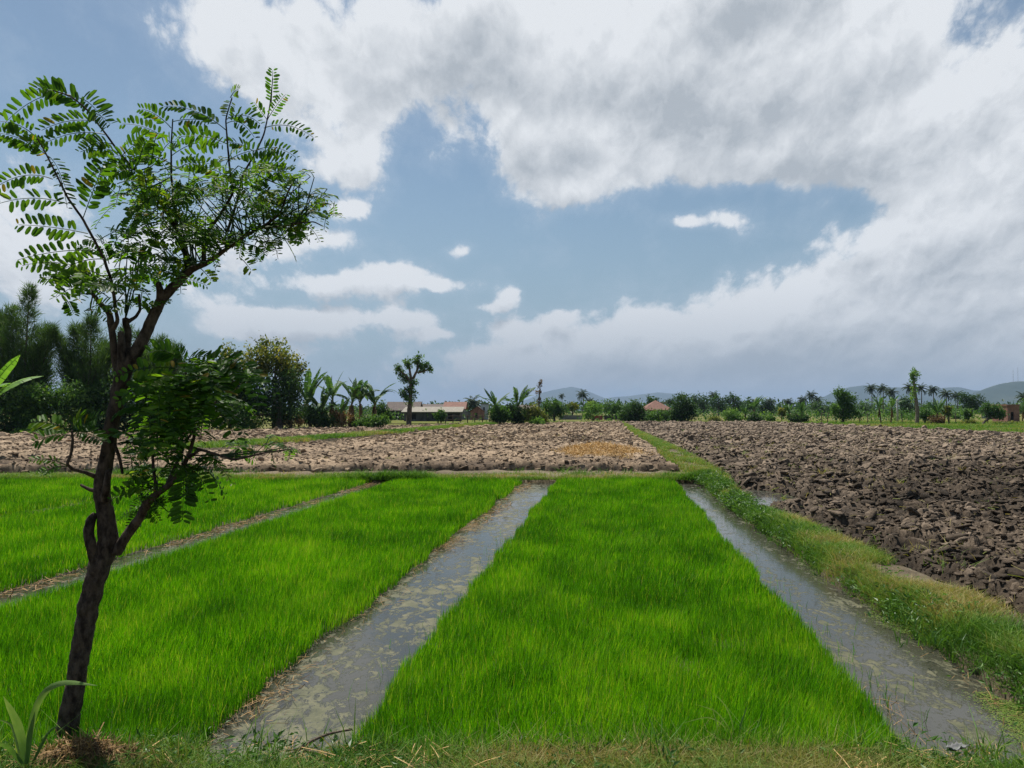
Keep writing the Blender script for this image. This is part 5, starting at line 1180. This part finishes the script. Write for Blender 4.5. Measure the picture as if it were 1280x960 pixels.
tag(mb.build('undergrowth', M_mid, smooth=False), 'low scrub behind the fields between trees and houses', 'scrub', None, 'stuff')

# ------------------------------------------------------------------ buildings, walls, fence
def roof_mat(name, c1, c2):
    m, t, b = material(name); p = t.node('ShaderNodeTexCoord').outputs['Object']; wv = t.node('ShaderNodeTexWave', wave_type='BANDS', bands_direction='X'); wv.inputs['Scale'].default_value = 1.6; t.l.new(p, wv.inputs[0])
    t.put(b.inputs['Base Color'], t.mix(t.step(t.noise(p, 3, 6, .7), .3, .7), (*c1, 1), (*c2, 1))); b.inputs['Roughness'].default_value = .85
    bp = t.node('ShaderNodeBump'); bp.inputs['Strength'].default_value = .6; bp.inputs['Distance'].default_value = .05; t.put(bp.inputs['Height'], wv.outputs[1]); t.l.new(bp.outputs[0], b.inputs['Normal']); return m
M_tile = roof_mat('clay_tiles', (.13, .058, .040), (.23, .11, .075)); M_oldtile = roof_mat('weathered_tiles', (.06, .045, .038), (.13, .095, .08)); M_tin = roof_mat('beige_tin', (.17, .155, .12), (.28, .25, .20))
M_plaster = rough_mat('grey_plaster', (.13, .13, .125), (.27, .265, .25), 1.2, .2, .9, 7); M_darkwall = rough_mat('stained_wall', (.035, .033, .033), (.13, .125, .12), 1.1, .2, .9, 7, (1, 1, .4)); M_white = rough_mat('white_plaster', (.40, .42, .44), (.58, .60, .62), .8, .1, .8, 6)
M_brick = rough_mat('red_brick', (.20, .095, .07), (.33, .18, .14), 3, .3, .9, 6); M_redp = rough_mat('faded_red_paint', (.25, .06, .05), (.36, .11, .09), 2, .1, .8, 5); M_hole = rough_mat('dark_opening', (.012, .012, .012), (.02, .02, .02), 2, 0); M_post = rough_mat('concrete_post', (.33, .33, .31), (.48, .47, .44), 2, .1, .9, 4)
def box(mb, x0, x1, y0, y1, z0, z1):
    V = [(x, y, z) for z in (z0, z1) for y in (y0, y1) for x in (x0, x1)]; mb.add(V, [(0, 2, 3, 1), (4, 5, 7, 6), (0, 1, 5, 4), (1, 3, 7, 5), (3, 2, 6, 7), (2, 0, 4, 6)])
def house(name, label, cat, Y, px0, px1, py_eave, py_top, depth, roof, wm, rm, openings=(), over=.35):
    """openings: (px0, px1, py top, py bottom) recessed into the front wall"""
    s = Y / F; x0, x1 = (px0 - CX) * s, (px1 - CX) * s; cx_ = (x0 + x1) / 2; ze, zt = pz(py_eave, Y) - GZ, pz(py_top, Y) - GZ
    root = empty(name, (cx_, Y + depth / 2, GZ), label, cat); a, b = (x1 - x0) / 2, depth / 2
    mw = MB(); ops = sorted(((p0 - CX) * s - cx_, (p1 - CX) * s - cx_, pz(q1, Y) - GZ, pz(q0, Y) - GZ) for p0, p1, q0, q1 in openings)
    xx = -a
    for (o0, o1, z0, z1) in ops:     # front wall built round its openings
        box(mw, xx, o0, -b, -b + .2, -.2, ze)
        if z0 > 0: box(mw, o0, o1, -b, -b + .2, -.2, z0)
        box(mw, o0, o1, -b, -b + .2, z1, ze); xx = o1
    box(mw, xx, a, -b, -b + .2, -.2, ze); box(mw, -a, a, b - .2, b, -.2, ze); box(mw, -a, -a + .2, -b + .2, b - .2, -.2, ze); box(mw, a - .2, a, -b + .2, b - .2, -.2, ze)
    for (o0, o1, z0, z1) in ops:
        m_ = MB(); box(m_, o0, o1, -b + .12, -b + .17, max(z0, -.1), z1); m_.build('window' if z0 > .5 else 'door', M_hole, root, smooth=False)
    A, B_ = a + over, b + over; th = .08; mr = MB()
    if roof == 'hip':
        r = max(0, A - B_) if A > B_ else 0.0
        top = [(-A, -B_, ze), (A, -B_, ze), (A, B_, ze), (-A, B_, ze), (-r - .02, 0, zt), (r + .02, 0, zt)]
        mr.add(top, [(0, 1, 5, 4), (2, 3, 4, 5)], [(1, 2, 5), (3, 0, 4)]); mr.add([(x, y, z - th) for x, y, z in top[:4]], [(3, 2, 1, 0)])
        for i in range(4): p, q = top[i], top[(i + 1) % 4]; mr.add([p, (p[0], p[1], p[2] - th), (q[0], q[1], q[2] - th), q], [(0, 1, 2, 3)])
    elif roof == 'gable':            # ridge along x
        for z in (0, -th): mr.add([(-A, -B_, ze + z), (A, -B_, ze + z), (A, 0, zt + z), (-A, 0, zt + z), (A, B_, ze + z), (-A, B_, ze + z)], [(0, 1, 2, 3), (3, 2, 4, 5)])
        for x in (-a, a): mw.add([(x, -b, ze), (x, b, ze), (x, 0, zt - th - .02)], None, [(0, 1, 2)])
        mr.add([(-A, -B_, ze - th), (A, -B_, ze - th), (A, -B_, ze), (-A, -B_, ze)], [(0, 1, 2, 3)])
    elif roof == 'front':            # gable facing the camera, ridge along y
        for z in (0, -th): mr.add([(-A, -B_, ze + z), (0, -B_, zt + z), (0, B_, zt + z), (-A, B_, ze + z), (A, -B_, ze + z), (A, B_, ze + z)], [(0, 1, 2, 3), (1, 4, 5, 2)])
        for y in (-b, b): mw.add([(-a, y, ze), (a, y, ze), (0, y, zt - th - .02)], None, [(0, 1, 2)])
    elif roof == 'mono':
        box(mr, -A, A, -B_, B_, ze, ze + th); mr.v[-1][:, 2] += (mr.v[-1][:, 1] + B_) / (2 * B_) * (zt - ze)
    else: box(mr, -a - .08, a + .08, -b - .08, b + .08, ze, zt)
    mw.build('wall', wm, root, smooth=False); mr.build('roof', rm, root, smooth=False); return root
house('shed', 'dark old shed with weathered brown roof right of the bananas', 'shed', 118, 484, 522, 513, 502, 5, 'gable', M_darkwall, M_oldtile, ((494, 500, 516, 529),))
house('long_shed', 'long low shed with beige tin roof behind the gaunt tree', 'shed', 106, 505, 575, 515.5, 509, 4, 'mono', M_darkwall, M_tin, ((512, 520, 518, 524), (540, 548, 518, 524), (560, 566, 517, 529)))
house('house', 'low house with dark ridge roof behind the beige tin roof', 'house', 140, 520, 552, 510, 505, 6, 'gable', M_plaster, M_oldtile, ((530, 535, 514, 520),))
house('house', 'small house with red gable roof above the long shed\'s end', 'house', 128, 556, 580, 511, 502, 6, 'gable', M_plaster, M_tile, ((562, 566, 514, 521), (572, 576, 514, 521)))
house('brick_shed', 'pinkish brick gabled shed leaning against the white block', 'shed', 118, 588, 605, 514, 507.5, 5, 'front', M_brick, M_oldtile, ((594, 597, 516, 522),), .15)
house('white_block', 'narrow tall white block beside the pinkish brick gabled shed', 'building', 120, 601, 610, 505.5, 504.5, 3, 'flat', M_white, M_plaster, ((604, 606, 509, 514),))
house('pavilion', 'pavilion with red hipped tile roof behind the bushes', 'house', 122, 807, 838, 512.5, 500, 4.4, 'hip', M_plaster, M_tile, ((812, 817, 516, 527), (825, 831, 516, 522)), .5)
house('brick_hut', 'pinkish unfinished brick hut near the right edge', 'hut', 94, 1259, 1274, 507, 505.5, 3, 'flat', M_brick, M_brick, ((1263, 1267, 515, 530),))
house('house', 'pale-roofed house beside the brick hut', 'house', 135, 1248, 1266, 508, 505.5, 5, 'mono', M_plaster, M_tin, ((1254, 1257, 510, 516),))
house('house', 'grey house behind the thick trees left of the mountain', 'house', 150, 648, 668, 511, 506, 5, 'gable', M_plaster, M_oldtile, ((655, 658, 513, 518),))
def wall(label, Y, px0, px1, py0, mat):
    s = Y / F; x0, x1 = (px0 - CX) * s, (px1 - CX) * s; h = pz(py0, Y) - GZ; mb = MB(); box(mb, x0, x1, Y, Y + .18, GZ - .2, GZ + h - .1); box(mb, x0 - .03, x1 + .03, Y - .04, Y + .22, GZ + h - .098, GZ + h)
    return tag(mb.build('garden_wall', mat, None, ((x0 + x1) / 2, Y, GZ), False), label, 'wall')
wall('low grey wall under the yellow-brown bush', 122, 699, 728, 519, M_plaster); wall('short red-painted wall panel between grey walls', 120, 740, 753, 519.5, M_redp); wall('dark stained wall right of the red panel', 121, 755, 782, 519, M_darkwall); wall('pale grey wall left of the white block', 119, 566, 588, 514, M_plaster)
# post-and-rail fence
fx = np.linspace(548, 612, 8); FY = 84; b = spot(580, FY); fr = empty('rail_fence', tuple(b), 'thin post and rail fence before the low sheds', 'fence'); rng = np.random.default_rng(5)
for x in fx: mb = MB(); p = spot(x, FY) - b; tube(mb, np.array((p + (0, 0, -.2), p + (rng.normal(0, .02), 0, .5), p + (rng.normal(0, .03), 0, 1.0))), (.06, .055, .05), 7, .1, rng); mb.build('post', M_twig, fr)
for z in (.88, .5):
    mb = MB(); P = np.array([spot(x, FY) - b + (0, -.06, z + rng.normal(0, .015)) for x in np.linspace(546, 614, 20)]); tube(mb, P, .032, 6, .1, rng); mb.build('rail', M_twig, fr)
for px, Y, top, lb in ((1121.5, 100, 499, 'pale concrete post beside the dark-stemmed banana plant'),):
    b = spot(px, Y); r = empty('concrete_post', tuple(b), lb, 'post'); mb = MB(); hh = pz(top, Y) - GZ; tube(mb, np.array(((0, 0, -.2), (0, 0, hh * .5), (0, 0, hh))), (.13, .12, .11), 8); mb.build('shaft', M_post, r); mb = MB(); box(mb, -.35, .35, -.05, .05, hh * .93, hh * .93 + .1); mb.build('crossbar', M_post, r)
rng = np.random.default_rng(6)
for px, lb in ((1026, 'thin wooden stake in the grass, farthest left of the stakes'), (1034, 'thin wooden stake just left of the thin light sapling'), (1084, 'thin wooden stake between low banana and brown-skirted banana'), (1127, 'thin wooden stake beside the pale concrete post'),
               (1194, 'thin wooden stake beside the thick banana clump'), (1234, 'thin wooden stake under the slanting tree'), (1262, 'thin wooden stake before the brick hut')):
    b = spot(px, 88); mb = MB(); tube(mb, np.array((b + (0, 0, -.2), b + (.02, 0, .5), b + (rng.normal(0, .05), 0, 1.2))), (.05, .045, .04), 6, .1, rng)
    tag(mb.build('wooden_stake', M_twig, loc=tuple(b)), lb, 'stake', 'fence stakes beyond the right field')

# ------------------------------------------------------------------ hills
M_hill = field_mat('hill_forest', [(.3, (.016, .030, .016)), (.5, (.028, .045, .022)), (.7, (.065, .072, .040))], .004)
def hill(name, D, prof, depth, seed, rel=.10):
    p = np.array(prof, float); xs = np.linspace(p[0, 0], p[-1, 0], 200); top = np.interp(xs, p[:, 0], p[:, 1]); X = (xs - CX) / F * D
    hz = np.maximum(np.array([pz(q, D) for q in top]), 1.0); s = np.linspace(-1, 1, 50); Yg = D + s * depth
    XX = np.repeat(X[None], 50, 0); YY = np.repeat(Yg[:, None], 200, 1); k = np.exp(-(s / .45) ** 2)[:, None]; k = (k - k.min()) / (1 - k.min())
    ridge = fbm(XX / (D * .018), YY / (D * .05), seed, 5); ZZ = hz[None] * k * (1 - rel * 2.2 * np.abs(ridge - .5) * (1 - k * .7)) - 4 * (1 - k)
    mb = MB(); grid(mb, XX, YY, ZZ, .5); tag(mb.build(name, M_hill), kind='structure')
hill('hills', 9000, [(600, 512), (640, 506), (662, 498), (680, 490), (698, 486), (714, 483), (728, 486), (742, 492), (756, 498), (768, 496), (785, 495), (800, 493), (822, 490), (842, 492), (870, 499), (900, 506), (940, 512)], 1500, 5)
hill('hills', 6000, [(990, 512), (1020, 503), (1036, 496), (1050, 488), (1066, 483), (1080, 481), (1096, 482), (1112, 484), (1130, 484), (1148, 489), (1168, 487), (1184, 484), (1196, 484), (1210, 488), (1230, 488), (1260, 492), (1330, 512)], 1100, 9)
hill('hills', 3600, [(1180, 512), (1205, 501), (1222, 494), (1238, 486), (1252, 480), (1266, 477), (1285, 476), (1310, 474), (1345, 480), (1400, 495), (1460, 512)], 700, 13)
M_mast = rough_mat('mast_steel', (.25, .25, .26), (.4, .4, .4), 1, 0)
for px, top, lb in ((1267, 462, 'thin radio mast left on the right hill'), (1273, 459, 'thin radio mast nearer the edge on the right hill')):
    z0 = pz(477, 3600) - 12; z1 = pz(top, 3600); x = (px - CX) / F * 3600; mb = MB()
    for dx, dy in ((-1, 0), (.5, .9), (.5, -.9)): tube(mb, np.array(((x + dx * 1.5, 3600 + dy * 1.5, z0), (x + dx * .5, 3600 + dy * .5, z1))), .28, 4)
    for z in np.linspace(z0, z1, 14): box(mb, x - .9, x + .9, 3599.8, 3600.2, z, z + .4)
    tag(mb.build('radio_mast', M_mast, loc=(x, 3600, z0)), lb, 'mast')

# ------------------------------------------------------------------ air
m = bpy.data.materials.new('haze'); m.use_nodes = True; t = NT(m.node_tree); t.n.remove(t.n['Principled BSDF'])
pv = t.node('ShaderNodeVolumePrincipled'); pv.inputs['Color'].default_value = (.46, .62, .86, 1); pv.inputs['Density'].default_value = 1.2e-4; pv.inputs['Anisotropy'].default_value = 0.0
t.l.new(pv.outputs[0], t.n['Material Output'].inputs['Volume'])
mb = MB(); box(mb, -16500, 16500, -12500, 15500, -6, 330); tag(mb.build('haze', m, smooth=False), 'pale haze in the air over the plain', 'haze', None, 'stuff')
